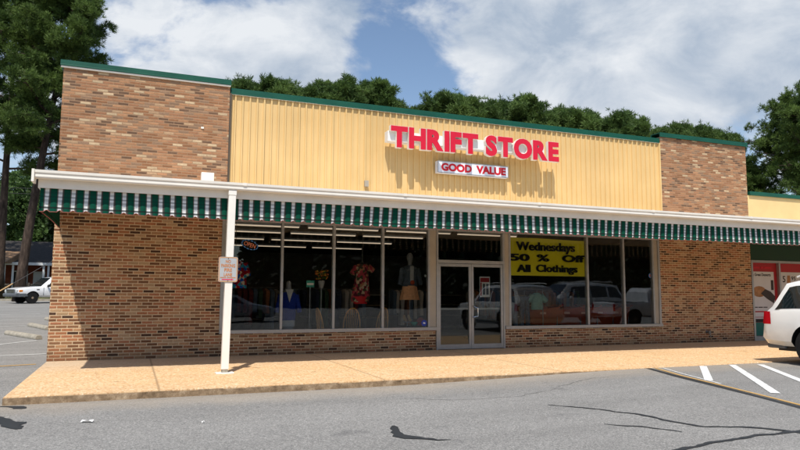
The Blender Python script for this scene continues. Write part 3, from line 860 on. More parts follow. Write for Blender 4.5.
# ------------------------------------------------------------------ neighbouring shop
nb = thing('store_building', 'low beige neighbouring shop with dark green signboard and red posters', 'store', (28,8,0))
def pn(name, mb, mat, parent=None, **k): return part(name, mb, mat, parent or nb, **k)
NX = 34.0
m = MB(); m.box(XE+.004, NX, .02, .3, 3.0, 4.50); pn('upper_wall', m, M['stucco'])
m = MB(); m.box(XE+.004, NX, .32, 18, -.2, 4.40); pn('wall', m, M['stucco'])
m = MB(); m.box(XE+.06, NX+.05, -.05, .34, 4.50, 4.62); pn('coping', m, M['green_metal'], bevel=.01)
m = MB(); m.box(XE+.004, NX, .0, .28, 2.47, 2.998); pn('signboard', m, M['store_green'])
m = MB(); m.box(XE+.006, NX, -.012, .1, 2.40, 2.468); m.box(XE+.006, NX, -.012, .1, 0, .12)
for x in (XE+.04, 23.10, 24.4, 25.7, 27, 28.3, 29.6, 30.9, 32.2, 33.9): m.box(x-.035, x+.035, -.01, .098, .12, 2.40)
wf = pn('window_frame', m, M['alu'])
xs = [XE+.04, 23.10, 24.4, 25.7, 27, 28.3, 29.6, 30.9, 32.2, 33.9]
for a,b in zip(xs[:-1], xs[1:]):
    m = MB(); m.quad((a+.035,.094,.12),(b-.035,.094,.12),(b-.035,.094,2.4),(a+.035,.094,2.4)); pn('pane', m, glass('shop_glass', (.8,.82,.8,1), .6) if 'gl2' not in M else M['gl2'], wf)
    if 'gl2' not in M: M['gl2'] = bpy.data.materials['shop_glass']
def poster(x0, x1, label, kind):
    t = thing('poster', label, 'poster', ((x0+x1)/2, .07, .1), 'posters in the neighbouring shop window')
    m = MB(); m.box(x0, x1, .08, .09, .13, 2.395); part('backing', m, M['poster_red'], t)
    m = MB(); m.box(x0, x1-.14, .072, .0795, .9, 2.12); part('sheet', m, M['poster_white'], t)
    m = MB(); m.box(x0, x1, .072, .0795, .72, .86); m.box(x0,x1,.0725,.079,.66,.70); part('stripe', m, M['poster_white'], t)
    m = MB(); m.box(x0, x1, .072, .0795, .56, .655); part('band', m, M['ink'], t)
    m = MB(); m.box(x0, x1, .072, .0795, .14, .55); part('band', m, M['poster_teal'], t)
    if kind == 0:
        part('lettering', moved(text_mb('& Great Desserts', .095, .80, .002, .02), x0+.03, .069, 1.98), M['poster_dark'], t)
        for a_,b_ in ((.1,.36),(.42,.52),(.57,.86)):
            m = MB(); m.box(x0+a_, x0+b_, .072, .079, 2.22, 2.275); part('print_block', m, M['dark_red'], t)
        m = MB(); m.ellipsoid((x0+.3,.068,1.50), (.30,.006,.17), 24, 8); part('bread_picture', m, M['poster_bun'], t, smooth=True)
        m = MB(); m.prism([(x0+.36,1.44),(x0+.62,1.28),(x0+.9,1.14),(x0+.98,1.34),(x0+.78,1.5),(x0+.55,1.58)], 'y', .058, .070); part('hand_picture', m, M['poster_dark'], t)
        m = MB(); m.box(x0+.82, x0+.93, .066, .0705, 1.55, 1.86); part('cup_picture', m, M['poster_dark'], t)
        for a_,b_ in ((.06,.2),(.23,.42),(.45,.62)):
            m = MB(); m.box(x0+a_, x0+b_, .0685, .0715, 1.0, 1.03); part('print_block', m, M['poster_dark'], t)
    else:
        part('lettering', moved(text_mb('5', .2, .13, .002, .02), x0+.16, .069, 1.80), M['poster_dark'], t)
        part('lettering', moved(text_mb('95', .13, .2, .002, .02), x0+.55, .069, 1.86), M['poster_dark'], t)
        m = MB(); m.prism([(x0+.35,1.76),(x0+.52,1.76),(x0+.5,2.02),(x0+.38,2.02)], 'y', .066, .0705); part('cup_picture', m, M['poster_bun'], t)
poster(XE+.085, 23.06, 'red and white food poster with a bun beside the brick pier', 0)
poster(23.14, 24.36, 'red and white price poster above the white vehicle', 1)

# ------------------------------------------------------------------ things in the shop windows
def neon(x, y, z, w, h, label, lit=True, tilt=0):
    t = thing('open_sign', label, 'sign', (x,y,z))
    def rot(p):
        px,pz=p; c,s=math.cos(tilt),math.sin(tilt); return (x+px*c-pz*s, z+px*s+pz*c)
    m = MB(); pts=[rot((w/2*math.cos(2*math.pi*k/28), h/2*math.sin(2*math.pi*k/28))) for k in range(28)]
    m.prism(pts, 'y', y, y+.02); part('backing', m, M['neon_off'], t)
    m = MB()
    for k in range(14):
        q=[rot((w/2*.92*math.cos(2*math.pi*(k+f)/14), h/2*.9*math.sin(2*math.pi*(k+f)/14))) for f in (0,.25,.5,.62)]
        m.tube([(a,y-.012,b) for a,b in q], .008, 5)
    part('ring', m, M['neon_b'] if lit else M['sticker_blue'], t)
    tm = text_mb('OPEN', h*.42, w*.66, .008, -.005, 0.0)
    tm.v=[(rot((vx,vz-h*.21))[0], y-.012+vy, rot((vx,vz-h*.21))[1]) for vx,vy,vz in tm.v]
    part('lettering', tm, M['neon_r'] if lit else M['dark_red'], t)
neon(6.58, .25, 2.46, .40, .22, 'oval OPEN sign with red letters hanging in the left window', True, -.32)
neon(18.02, .10, 1.93, .20, .15, 'tiny dark oval OPEN sign at the right end of the glass', True, 0)
bpy.data.materials['neon_red_tube'].node_tree.nodes['Principled BSDF'].inputs['Emission Strength'].default_value = .4
bpy.data.materials['neon_blue_tube'].node_tree.nodes['Principled BSDF'].inputs['Emission Strength'].default_value = .22

def loftz(rings, n=18):
    """rings: (cx,cy,z,rx,ry) stacked into a closed cloth/body shape"""
    m = MB()
    for (cx,cy,z,rx,ry) in rings:
        for k in range(n):
            t=2*math.pi*k/n; m.v.append((cx+rx*math.cos(t), cy+ry*math.sin(t), z))
    for i in range(len(rings)-1):
        for k in range(n):
            k2=(k+1)%n; m.f.append([i*n+k,i*n+k2,(i+1)*n+k2,(i+1)*n+k]); m.mi.append(0)
    m.f.append(list(range(n))[::-1]); m.f.append([(len(rings)-1)*n+k for k in range(n)]); m.mi += [0,0]
    return m
def stand(t, x, y, z0, z1):
    m = MB(); m.tube([(x,y,z0+.02),(x,y,z1)], .013, 8); part('pole', m, M['steel'], t)
    m = MB(); m.lathe((x,y,z0), [(.16,.0),(.16,.012),(.02,.022)], 'z', 20); part('base', m, M['steel'], t)
def sleeve(m, a, b, r0, r1): m.tube([a, tuple((Vector(a)+Vector(b))/2), b], [r0,(r0+r1)/2,r1], 10)

# blue knit top on a bust form
x,y = 7.57,.6
t = thing('mannequin', 'bust form wearing a royal blue knit top over a pale collar', 'mannequin', (x,y,.012))
stand(t, x, y, .012, .62)
part('torso', loftz([(x,y,.5,.10,.07),(x,y,.62,.15,.10),(x,y,1.0,.15,.1),(x,y,1.30,.17,.1),(x,y,1.42,.10,.08),(x,y,1.50,.06,.06),(x,y,1.62,.055,.06),(x,y,1.66,.03,.03)]), M['mannequin'], t, smooth=True)
m = loftz([(x,y,.74,.175,.12),(x,y,.9,.19,.125),(x,y,1.1,.18,.12),(x,y,1.28,.21,.12),(x,y,1.37,.17,.10),(x,y,1.40,.10,.085)])
sleeve(m,(x-.17,y,1.33),(x-.27,y-.02,.92),.075,.06); sleeve(m,(x+.17,y,1.33),(x+.27,y-.02,.92),.075,.06)
part('knit_top', m, M['blue_cloth'], t, smooth=True)
m = MB(); m.prism([(x-.09,1.46),(x+.09,1.46),(x+.05,1.33),(x,1.16),(x-.05,1.33)], 'y', y-.135, y-.118); part('collar', m, M['white_cloth'], t)
m = loftz([(x,y,.60,.165,.11),(x,y,.75,.17,.115)]); part('shirt_hem', m, M['white_cloth'], t, smooth=True)

# floral dress hanging
x,y = 9.47,.8
t = thing('floral_dress', 'red and cream floral dress hanging between the middle panes', 'dress', (x,y,2.2))
m = loftz([(x-.06,y,1.16,.22,.07),(x-.04,y,1.3,.25,.09),(x-.02,y,1.6,.2,.08),(x,y,1.85,.16,.08),(x,y,2.0,.19,.08),(x,y,2.1,.14,.05)])
sleeve(m,(x-.15,y,2.04),(x-.27,y,1.85),.08,.07); sleeve(m,(x+.15,y,2.04),(x+.29,y,1.95),.08,.07)
part('dress_cloth', m, M['floral'], t, smooth=True)
m = loftz([(x-.04,y-.0,1.12,.17,.06),(x-.05,y,1.3,.2,.11)]); part('dress_hem', m, M['dark_red'], t, smooth=True)
m = MB(); m.tube([(x-.18,y,2.06),(x,y,2.16),(x+.18,y,2.06)], .008, 6); m.tube([(x,y,2.16),(x,y,2.5)], .006, 6); m.tube([(x,y,2.5),(x,y,3.35)], .004, 5); part('hanger', m, M['steel'], t)

# mannequin with denim jacket and peach skirt
x,y = 10.76,.8
t = thing('mannequin', 'mannequin in grey denim jacket and peach skirt beside the entrance', 'mannequin', (x,y,.012))
stand(t, x, y, .012, 1.3)
part('torso', loftz([(x,y,1.25,.13,.09),(x,y,1.6,.13,.09),(x,y,1.9,.16,.1),(x,y,2.05,.1,.07),(x,y,2.12,.05,.05),(x,y,2.18,.05,.05),(x,y,2.26,.075,.085),(x,y,2.36,.075,.085),(x,y,2.42,.03,.04)]), M['mannequin'], t, smooth=True)
m = loftz([(x,y,1.56,.21,.13),(x,y,1.75,.19,.125),(x,y,1.95,.22,.125),(x,y,2.05,.18,.10),(x,y,2.10,.09,.08)])
sleeve(m,(x-.19,y,2.02),(x-.29,y-.03,1.6),.075,.06); sleeve(m,(x+.19,y,2.02),(x+.29,y-.03,1.6),.075,.06)
part('jacket', m, M['denim'], t, smooth=True)
m = MB(); m.prism([(x-.05,2.08),(x+.05,2.08),(x+.045,1.66),(x-.045,1.66)], 'y', y-.142, y-.122); part('blouse', m, M['white_cloth'], t)
m = MB(); m.ellipsoid((x+.01,y-.15,1.66),(.06,.03,.06)); part('belt_bow', m, M['cart_red'], t, smooth=True)
m = MB(); n=36
for zz,rr in ((1.22,.25),(1.4,.22),(1.58,.19)):
    for k in range(n):
        a=2*math.pi*k/n; r_=rr*(1+.07*math.sin(9*a)*(1.6-zz)/.35); m.v.append((x+r_*math.cos(a), y+r_*.7*math.sin(a), zz))
for i in range(2):
    for k in range(n): m.f.append([i*n+k,i*n+(k+1)%n,(i+1)*n+(k+1)%n,(i+1)*n+k]); m.mi.append(0)
part('skirt', m, M['peach'], t, smooth=True)

# patchwork top behind the post
x,y = 6.30,.45
t = thing('patchwork_top', 'red and blue patchwork garment hanging behind the white post', 'garment', (x,y,2.1))
m = loftz([(x,y,1.48,.27,.08),(x,y,1.6,.26,.09),(x,y,1.9,.24,.09),(x,y,2.06,.2,.07),(x,y,2.12,.1,.05)])
sleeve(m,(x-.2,y,2.05),(x-.3,y,1.75),.08,.08); sleeve(m,(x+.2,y,2.05),(x+.28,y,1.75),.08,.08)
part('cloth', m, M['patch'], t, smooth=True)
m = MB(); m.tube([(x,y,2.12),(x,y,3.35)], .005, 5); part('hanger', m, M['steel'], t)

# bouquet on a tall stand
x,y = 8.42,.8
t = thing('flower_stand', 'orange and green artificial flowers on a thin tall stand', 'flower stand', (x,y,.012))
stand(t, x, y, .012, 1.6)
m = loftz([(x,y,1.5,.05,.05),(x,y,1.68,.09,.09)]); part('vase', m, M['mannequin'], t, smooth=True)
m = MB(); r_=random.Random(3)
for k in range(46):
    a=r_.random()*6.28; q=r_.random()**.5*.16; zz=1.72+r_.random()*.2
    m.ellipsoid((x+q*math.cos(a),y+q*math.sin(a)*.7,zz),(.035,.035,.025),7,4)
part('flowers', m, M['bouquet'], t)
# small teal sign card on a pole
x,y = 8.14,.8
t = thing('sign_card', 'small teal sign card on a thin pole near the flowers', 'sign', (x,y,.012))
stand(t, x, y, .012, 1.55)
m = MB(); m.box(x-.1,x+.1,y-.02,y-.01,1.52,1.68); part('card', m, M['teal'], t)
m = MB(); m.box(x-.08,x+.08,y-.025,y-.021,1.57,1.62); part('print_block', m, M['paper'], t)

# bow-back chairs
def chair(name_label, loc, rot, proto=None):
    if proto is not None: return copy_tree(proto, loc, rot, name_label)
    t = thing('windsor_chair', name_label, 'chair', (0,0,0), 'wooden chairs in the left window')
    m = MB(); m.lathe((0,0,0), [(.20,.42),(.225,.435),(.22,.455),(.1,.452)], 'z', 24); part('seat', m, M['brown'], t, smooth=True)
    for sx_ in (-1,1):
        for sy_ in (-1,1):
            m = MB(); m.tube([(sx_*.21,sy_*.2,0),(sx_*.185,sy_*.17,.2),(sx_*.13,sy_*.12,.43)], [.012,.02,.014], 8); part('leg', m, M['brown'], t, smooth=True)
    m = MB(); m.tube([(-.19,-.0,.2),(.19,0,.2)], .012, 6); m.tube([(-.19,-.18,.19),(-.19,.18,.19)], .012, 6); m.tube([(.19,-.18,.19),(.19,.18,.19)], .012, 6); part('stretcher', m, M['brown'], t)
    m = MB(); pts=[]
    for k in range(17):
        a=math.pi*k/16; pts.append((.215*math.cos(a), .16+.1*math.sin(a), .44+.56*math.sin(a)**.75))
    m.tube(pts, .014, 8); part('back_bow', m, M['brown'], t, smooth=True)
    for k in range(-3,4):
        m = MB(); xx=k*.052; top=.44+.56*max(.05,(1-(xx/.215)**2))**.38
        m.tube([(xx*.8,.15,.44),(xx,.16+.1*(top-.44)/.56,top-.01)], .007, 6); part('spindle', m, M['brown'], t)
    t.location=loc; t.rotation_euler=(0,0,rot)
    return t
ch = chair('wooden bow-back chair in the middle window bay, seen from its back', (9.24,1.05,.012), R(178))
chair('wooden bow-back chair turned sideways near the blue top', (8.62,.95,.012), R(95), ch)
chair('wooden bow-back chair turned aside near the jacket mannequin', (9.92,.95,.012), R(-70), ch)
# shoes on a display peg
x,y = 10.62,.62
t = thing('shoe_display', 'pair of tan heeled shoes on a small white stand', 'shoes', (x,y,.012))
m = MB(); m.tube([(x,y,.03),(x,y,.66)], .02, 8); m.lathe((x,y,.0), [(.12,.012),(.12,.03),(.02,.04)], 'z', 16); m.box(x-.13,x+.13,y-.08,y+.08,.66,.675); part('stand', m, M['mannequin'], t)
for s_ in (-1,1):
    m = MB(); cx=x+s_*.06
    m.tube([(cx,y+.07,.84),(cx,y+.06,.80),(cx,y+.0,.74),(cx,y-.06,.705),(cx,y-.1,.70)], [.025,.035,.036,.038,.022], 10)
    m.tube([(cx,y+.08,.80),(cx,y+.075,.678)], [.018,.008], 6); part('shoe', m, M['shoe'], t, smooth=True)
# ceramics near the sill on a low table
t = thing('display_table', 'low dark table holding ceramics by the right jamb of the left window', 'table', (10.75,.35,.012))
m = MB(); m.box(10.55,10.93,.2,.5,.55,.575); part('tabletop', m, M['fence_wood'], t)
for sx_ in (10.57,10.91):
    for sy_ in (.22,.48):
        m = MB(); m.box(sx_-.015,sx_+.015,sy_-.015,sy_+.015,.012,.55); part('leg', m, M['fence_wood'], t)
m = MB(); m.lathe((10.68,.32,.576), [(.03,0),(.05,.01),(.085,.07),(.09,.1),(.08,.1),(.04,.02)], 'z', 20); solo('bowl', m, M['teal'], 'small teal bowl on the window sill table', 'bowl', smooth=True)
m = MB(); m.lathe((10.86,.36,.68), [(.05,.0),(.10,-.01),(.105,-.02),(.05,.02)], 'y', 22); solo('plate', m, M['plate_red'], 'red plate standing upright beside the teal bowl', 'plate', smooth=True)
t = thing('window_sticker', 'round blue sticker in the low corner of the left window', 'sticker', (10.80,.024,.66))
m = MB(); m.lathe((10.82,.026,.66), [(.075,.0),(.075,-.002)], 'y', 24); part('disc', m, M['sticker_blue'], t)
m = MB(); m.prism([(10.785,.65),(10.84,.64),(10.855,.67),(10.80,.685)], 'y', .020, .0225); part('emblem', m, M['paper'], t)

# shopping carts nested in the right window
def cart(loc, label, proto=None):
    if proto is not None: return copy_tree(proto, loc, None, label)
    t = thing('shopping_cart', label, 'shopping cart', (0,0,0), 'red shopping carts behind the right window')
    # basket: tapered panels, open top; long axis along x, handle at +x
    a = [(-.46,-.19,.52),(.34,-.22,.46),(.34,.22,.46),(-.46,.19,.52)]; b = [(-.56,-.23,.88),(.42,-.28,1.0),(.42,.28,1.0),(-.56,.23,.88)]
    m = MB(); v=a+b; m.add(v, [(0,3,2,1),(0,1,5,4),(1,2,6,5),(2,3,7,6),(3,0,4,7)])
    bk = part('basket', m, M['cart_red'], t, recalc=False)
    md = bk.modifiers.new('thick','SOLIDIFY'); md.thickness=.012
    m = MB()
    for (p,q) in ((4,5),(5,6),(6,7),(7,4)): m.tube([b[p-4],b[q-4]], .014, 6)
    part('rim', m, M['cart_red'], t)
    m = MB(); m.box(-.2,.0,-.247,-.236,.80,.86); part('label_plate', m, M['cart_tag'], t)
    m = MB(); m.tube([(.42,-.24,.98),(.56,-.24,1.05),(.56,.24,1.05),(.42,.24,.98)], .016, 8); part('handle', m, M['cart_red'], t, smooth=True)
    m = MB()
    for s_ in (-1,1):
        m.tube([(.38,s_*.23,.9),(.40,s_*.22,.3),(.36,s_*.22,.14)], .013, 6); m.tube([(.36,s_*.22,.14),(-.4,s_*.17,.14)], .013, 6); m.tube([(-.3,s_*.18,.14),(-.25,s_*.18,.5)], .011, 6)
    part('frame', m, M['steel'], t, smooth=True)
    for (wx,wy) in ((.36,-.22),(.36,.22),(-.38,-.17),(-.38,.17)):
        m = MB(); m.lathe((wx,wy,.06), [(.06,-.012),(.06,.012)], 'y', 14); part('wheel', m, M['black'], t)
    t.location=loc; return t
lab = ['red shopping cart farthest left in the row, beside the jeans', 'red shopping cart second from the left in the nested row', 'red shopping cart in the middle of the nested row', 'red shopping cart second from the right in the nested row', 'red shopping cart at the right end of the nested row']
c0 = cart((15.2,1.5,.012), lab[0])
for i,xx in enumerate((16.02,16.62,17.2,17.78)): cart((xx,1.5,.012), lab[i+1], c0)

# rack with mint shirt and pale jeans
x,y = 14.3,1.0
t = thing('clothing_rack', 'chrome rail rack standing in the right window', 'clothing rack', (x,y,.012))
m = MB()
for xx in (x-.65,x+.62): m.tube([(xx,y,.03),(xx,y,1.52)], .014, 8)
m.tube([(x-.65,y,1.52),(x+.62,y,1.52)], .014, 8); part('rail', m, M['steel'], t)
m = MB()
for xx in (x-.65,x+.62): m.box(xx-.02,xx+.02,y-.25,y+.25,.0,.03)
part('foot', m, M['steel'], t)
def trousers(cx, cy, label):
    m = MB()
    for s_ in (-1,1):
        m.tube([(cx+s_*.07,cy,1.28),(cx+s_*.085,cy,.9),(cx+s_*.10,cy,.42)], [.075,.075,.06], 10)
    m.box(cx-.15,cx+.15,cy-.06,cy+.06,1.2,1.32)
    q = thing('jeans', label, 'jeans', (cx,cy,1.5)); part('cloth', m, M['jeans'], q, smooth=True)
    m = MB(); m.tube([(cx,cy,1.32),(cx,cy,1.53)], .006, 6); part('hanger', m, M['steel'], q)
trousers(13.92, 1.0, 'pale jeans hanging at the left end of the rack'); trousers(14.32, 1.0, 'pale jeans hanging beside the mint shirt')
x = 14.72
q = thing('mint_shirt', 'mint green short-sleeved shirt hanging beside the carts', 'shirt', (x,y,1.5))
m = loftz([(x,y,.95,.19,.09),(x,y,1.15,.18,.09),(x,y,1.3,.19,.09),(x,y,1.38,.15,.07),(x,y,1.42,.07,.05)])
sleeve(m,(x-.15,y,1.34),(x-.3,y,1.18),.08,.08); sleeve(m,(x+.15,y,1.34),(x+.3,y,1.18),.08,.08); part('cloth', m, M['mint'], q, smooth=True)
m = MB(); m.tube([(x,y,1.42),(x,y,1.53)], .006, 6); part('hanger', m, M['steel'], q)

# dim shelving deeper in the shop
def shelf(loc, label, proto=None):
    if proto is not None: return copy_tree(proto, loc, None, label)
    t = thing('display_shelf', label, 'shelving', (0,0,0), 'shelving units deep in the shop')
    m = MB(); m.box(-1.3,1.3,-.02,.02,.012,1.5); part('back_panel', m, M['fence_wood'], t)
    for z in (.12,.55,.95,1.3):
        m = MB(); m.box(-1.3,1.3,-.4,.4,z,z+.03); part('shelf', m, M['alu_tan'], t)
    t.location=loc; return t
labels = ['dim shelving unit far back behind the left window pane','dim shelving unit behind the floral dress','dim shelving unit behind the entrance doors','dim shelving unit behind the shopping carts']
s0 = None
for (xx,yy),lb in zip(((7.6,6.0),(10.9,6.6),(14.6,8.0),(18.2,6.0)), labels):
    s_ = shelf((xx,yy,.012), lb, s0); s0 = s0 or s_

# rails of clothes deeper in the shop
t_=NT('garment_cloth'); oi=t_.node('ShaderNodeObjectInfo')
cc_=t_.ramp(oi.outputs['Random'],[(0,rgb(60,66,84)),(.15,rgb(150,140,130)),(.3,rgb(110,48,50)),(.45,rgb(90,104,120)),(.6,rgb(190,180,170)),(.72,rgb(70,90,70)),(.85,rgb(150,100,70))],'CONSTANT')
M['garment']=t_.fin(t_.mix(.4,cc_,t_.ramp(t_.noise(t_.objco(),6,3),[(.3,.6),(.7,1.0)]),'MULTIPLY'),.9,0,.1)
gm=MB()
for (zz,hw,d_) in ((0,.03,.05),(-.06,.05,.2),(-.14,.055,.23),(-.5,.045,.2),(-.85,.05,.22)):
    gm.v += [(-hw,-d_,zz),(hw,-d_,zz),(hw,d_,zz),(-hw,d_,zz)]
for i in range(4):
    for k in range(4): gm.f.append([i*4+k,i*4+(k+1)%4,(i+1)*4+(k+1)%4,(i+1)*4+k]); gm.mi.append(0)
gm.f.append([0,1,2,3]); gm.f.append([19,18,17,16]); gm.mi+=[0,0]
gme=gm.mesh('hanging_garment',[M['garment']])
rproto=None
for ri,(x,y) in enumerate(((6.9,3.0),(9.6,3.2),(12.0,3.4),(8.2,4.6),(14.4,3.0),(17.0,3.2))):
    where=['left end of the left window','middle of the left window','entrance doors','second row behind the left window','yellow banner','right-hand window panes'][ri]
    lb='clothes rail in the dim shop seen behind the '+where
    if rproto is None:
        rproto=thing('clothing_rack',lb,'clothing rack',(x,y,.012),'clothes rails in the dim shop')
        m=MB(); m.tube([(-.8,0,.05),(-.8,0,1.5),(.8,0,1.5),(.8,0,.05)],.015,6); part('rail',m,M['steel'],rproto,local=True)
        for xx in (-.8,.8):
            m=MB(); m.box(xx-.02,xx+.02,-.25,.25,0,.05); part('foot',m,M['steel'],rproto,local=True)
    else: copy_tree(rproto,(x,y,.012),None,lb)
    for k in range(11):
        o=bpy.data.objects.new('hanging_garment',gme); link(o); o.location=(x-.7+.14*k,y,1.49); o.rotation_euler=(0,0,random.uniform(-.25,.25)); o.scale=(1,1,random.uniform(.7,1.25))
        tag(o,'dim garment hanging among others on a rail inside the shop','garment','garments on the rails in the shop')

# ------------------------------------------------------------------ vehicles
def lerp_st(st, x):
    for a,b in zip(st[:-1], st[1:]):
        if a[0] <= x <= b[0]:
            t=(x-a[0])/max(1e-9,b[0]-a[0]); return [a[i]+(b[i]-a[i])*t for i in range(len(a))]
    return st[0] if x < st[0][0] else st[-1]
def ring(s):
    x,zb,zl,zt,w,wt = s
    mid_=(zb+zl)/2
    return [(0,zb),(w-.12,zb),(w-.02,zb+.10),(w+.015,mid_),(w,zl-.06),(w-.025,zl),(wt,zt-.09 if zt-zl>.15 else zt-.3*(zt-zl)),(wt-.06,zt-.025 if zt-zl>.15 else zt-.12*(zt-zl)),(wt-.2,zt),(0,zt+.012)]
def wheel(parent, cx, cy, side, r, w, rimmat, spokes=5):
    m = MB(); y0 = cy
    m.lathe((cx,y0,r), [(r*.62,-w/2),(r*.93,-w/2),(r,-w/2+.03),(r,w/2-.03),(r*.93,w/2),(r*.62,w/2)], 'y', 30)
    wh = part('wheel', m, M['rubber'], parent, smooth=True)
    o = y0 + side*(w/2-.015)
    m = MB(); m.lathe((cx,o,r), [(r*.66,-.02*side),(r*.66,.012*side),(r*.57,.012*side),(r*.54,-.03*side),(.05,-.03*side)], 'y', 30)
    m.lathe((cx,o,r), [(.075,-.03*side),(.07,.015*side),(.03,.02*side)], 'y', 16)
    for k in range(spokes):
        a=2*math.pi*k/spokes+.3; c,s_=math.cos(a),math.sin(a)
        p=[]
        for rr,ww in ((.05,.05),(r*.56,.075)):
            for q in (-1,1): p.append((rr*c-q*ww/2*s_, rr*s_+q*ww/2*c))
        P8=[(cx+p[i][0], o+side*d, r+p[i][1]) for d in (-.02,.012) for i in (0,1,3,2)]
        m.add(P8, [(0,1,2,3),(4,7,6,5),(0,4,5,1),(1,5,6,2),(2,6,7,3),(3,7,4,0)])
    part('rim', m, rimmat, wh, smooth=True)
def vehicle(name, label, cat, st, L, wheels, wr, paintm, wins, lowm=None, rim=None, screens=(), group=None, arch=.06):
    """x runs from the tail (0) to the nose (L)"""
    t = thing(name, label, cat, (0,0,0), group)
    xs=[s[0] for s in st]; fine=[]
    for a,b in zip(xs[:-1], xs[1:]):
        n=max(1,int((b-a)/.18)); fine += [a+(b-a)*i/n for i in range(n)]
    fine.append(xs[-1])
    m = MB(); rs=[ring(lerp_st(st,x)) for x in fine]; n=len(rs[0])
    full=[r_+[(-y,z) for y,z in r_[-2:0:-1]] for r_ in rs]; N=len(full[0])
    for x,r_ in zip(fine,full): m.v += [(x,y,z) for y,z in r_]
    for i in range(len(fine)-1):
        for k in range(N): m.f.append([i*N+k,(i+1)*N+k,(i+1)*N+(k+1)%N,i*N+(k+1)%N]); m.mi.append(0)
    m.f.append(list(range(N))); m.f.append([(len(fine)-1)*N+k for k in range(N)][::-1]); m.mi += [0,0]
    body = part('body', m, [paintm, M['black']], t, smooth=False)
    # wheel openings
    W=max(s[4] for s in st)
    bm_ = MB()
    for wx in wheels:
        bm_.lathe((wx,-W+.08,wr), [(wr+arch,-.4),(wr+arch,.28)], 'y', 32, 0); bm_.lathe((wx,W-.08,wr), [(wr+arch,-.28),(wr+arch,.4)], 'y', 32, 0)
    cm = bm_.mesh('cut',[M['black']]); b2=bmesh.new(); b2.from_mesh(cm); bmesh.ops.recalc_face_normals(b2,faces=b2.faces); b2.to_mesh(cm); b2.free()
    co = bpy.data.objects.new('cut', cm); col.objects.link(co)
    md = body.modifiers.new('wells','BOOLEAN'); md.object=co; md.operation='DIFFERENCE'; md.solver='EXACT'; md.material_mode='TRANSFER'
    dg=bpy.context.evaluated_depsgraph_get(); dg.update()
    nm = bpy.data.meshes.new_from_object(body.evaluated_get(dg)); body.modifiers.clear(); body.data=nm
    nm.polygons.foreach_set('use_smooth',[True]*len(nm.polygons)); nm.set_sharp_from_angle(angle=R(28))
    bpy.data.objects.remove(co)
    def wheelw(): return .24
    for wx in wheels:
        for s_ in (-1,1): wheel(t, wx, s_*(W-.14), s_, wr, .235, rim or M['rim'])
    # side windows
    def surf(x,q,side,off):
        r_=ring(lerp_st(st,x)); a,b=r_[5],r_[6]
        y=a[0]+(b[0]-a[0])*q+off; z=a[1]+(b[1]-a[1])*q
        return (x, side*y, z)
    for (b0,b1,t0,t1,q0,q1) in wins:
        for side in (-1,1):
            m=MB(); m.grid(lambda u,v: surf((b0+(b1-b0)*u)*(1-v)+(t0+(t1-t0)*u)*v, q0+(q1-q0)*v, side, .007), 8, 5)
            part('side_window', m, M['glass_car_op'], t, recalc=False, smooth=True)
    for (x0,x1,q0,q1) in screens:          # windscreen / rear glass between two stations
        m=MB()
        def sc_(u,v):
            x=x0+(x1-x0)*v; s_=lerp_st(st,x); w_=s_[5]-.10
            return (x+(.01 if x1<x0 else -.01)*0, (u*2-1)*w_, s_[3]+.018)
        m.grid(sc_, 8, 5); part('windscreen', m, M['glass_car_op'], t, recalc=False, smooth=True)
    t_w = W
    return t, body, surf, W
def mat_carglass():
    t=NT('dark_car_glass'); return t.fin(rgb(22,30,32), .04, 0, .8)
M['glass_car_op']=mat_carglass()

# --- SUV (tail toward the store, nose toward the lot)
SUV_ST=[(0.00,.50,.60,.62,.84,.82),(.03,.40,.66,.70,.90,.86),(.10,.38,1.02,1.05,.93,.80),(.16,.38,1.06,1.2,.945,.76),(.46,.36,1.09,1.66,.95,.74),(.75,.36,1.10,1.715,.95,.745),(1.6,.34,1.11,1.745,.95,.75),(2.7,.34,1.10,1.73,.95,.74),(3.05,.34,1.09,1.66,.95,.72),(3.72,.34,1.07,1.12,.94,.80),(4.45,.36,1.02,1.05,.93,.8),(4.72,.40,.9,.93,.86,.78),(4.80,.46,.8,.84,.8,.74)]
suv,body,surf,W = vehicle('parked_suv', 'white parked SUV with red tail lamp at the right edge, backed toward the shops', 'SUV', SUV_ST, 4.8, (1.12,3.92), .385, M['suv_paint'],
    [(.33,1.02,.58,1.0,.06,.93),(1.12,2.02,1.1,2.0,.06,.93),(2.1,3.3,2.08,2.92,.06,.92)], screens=[(3.72,3.05,0,1)])
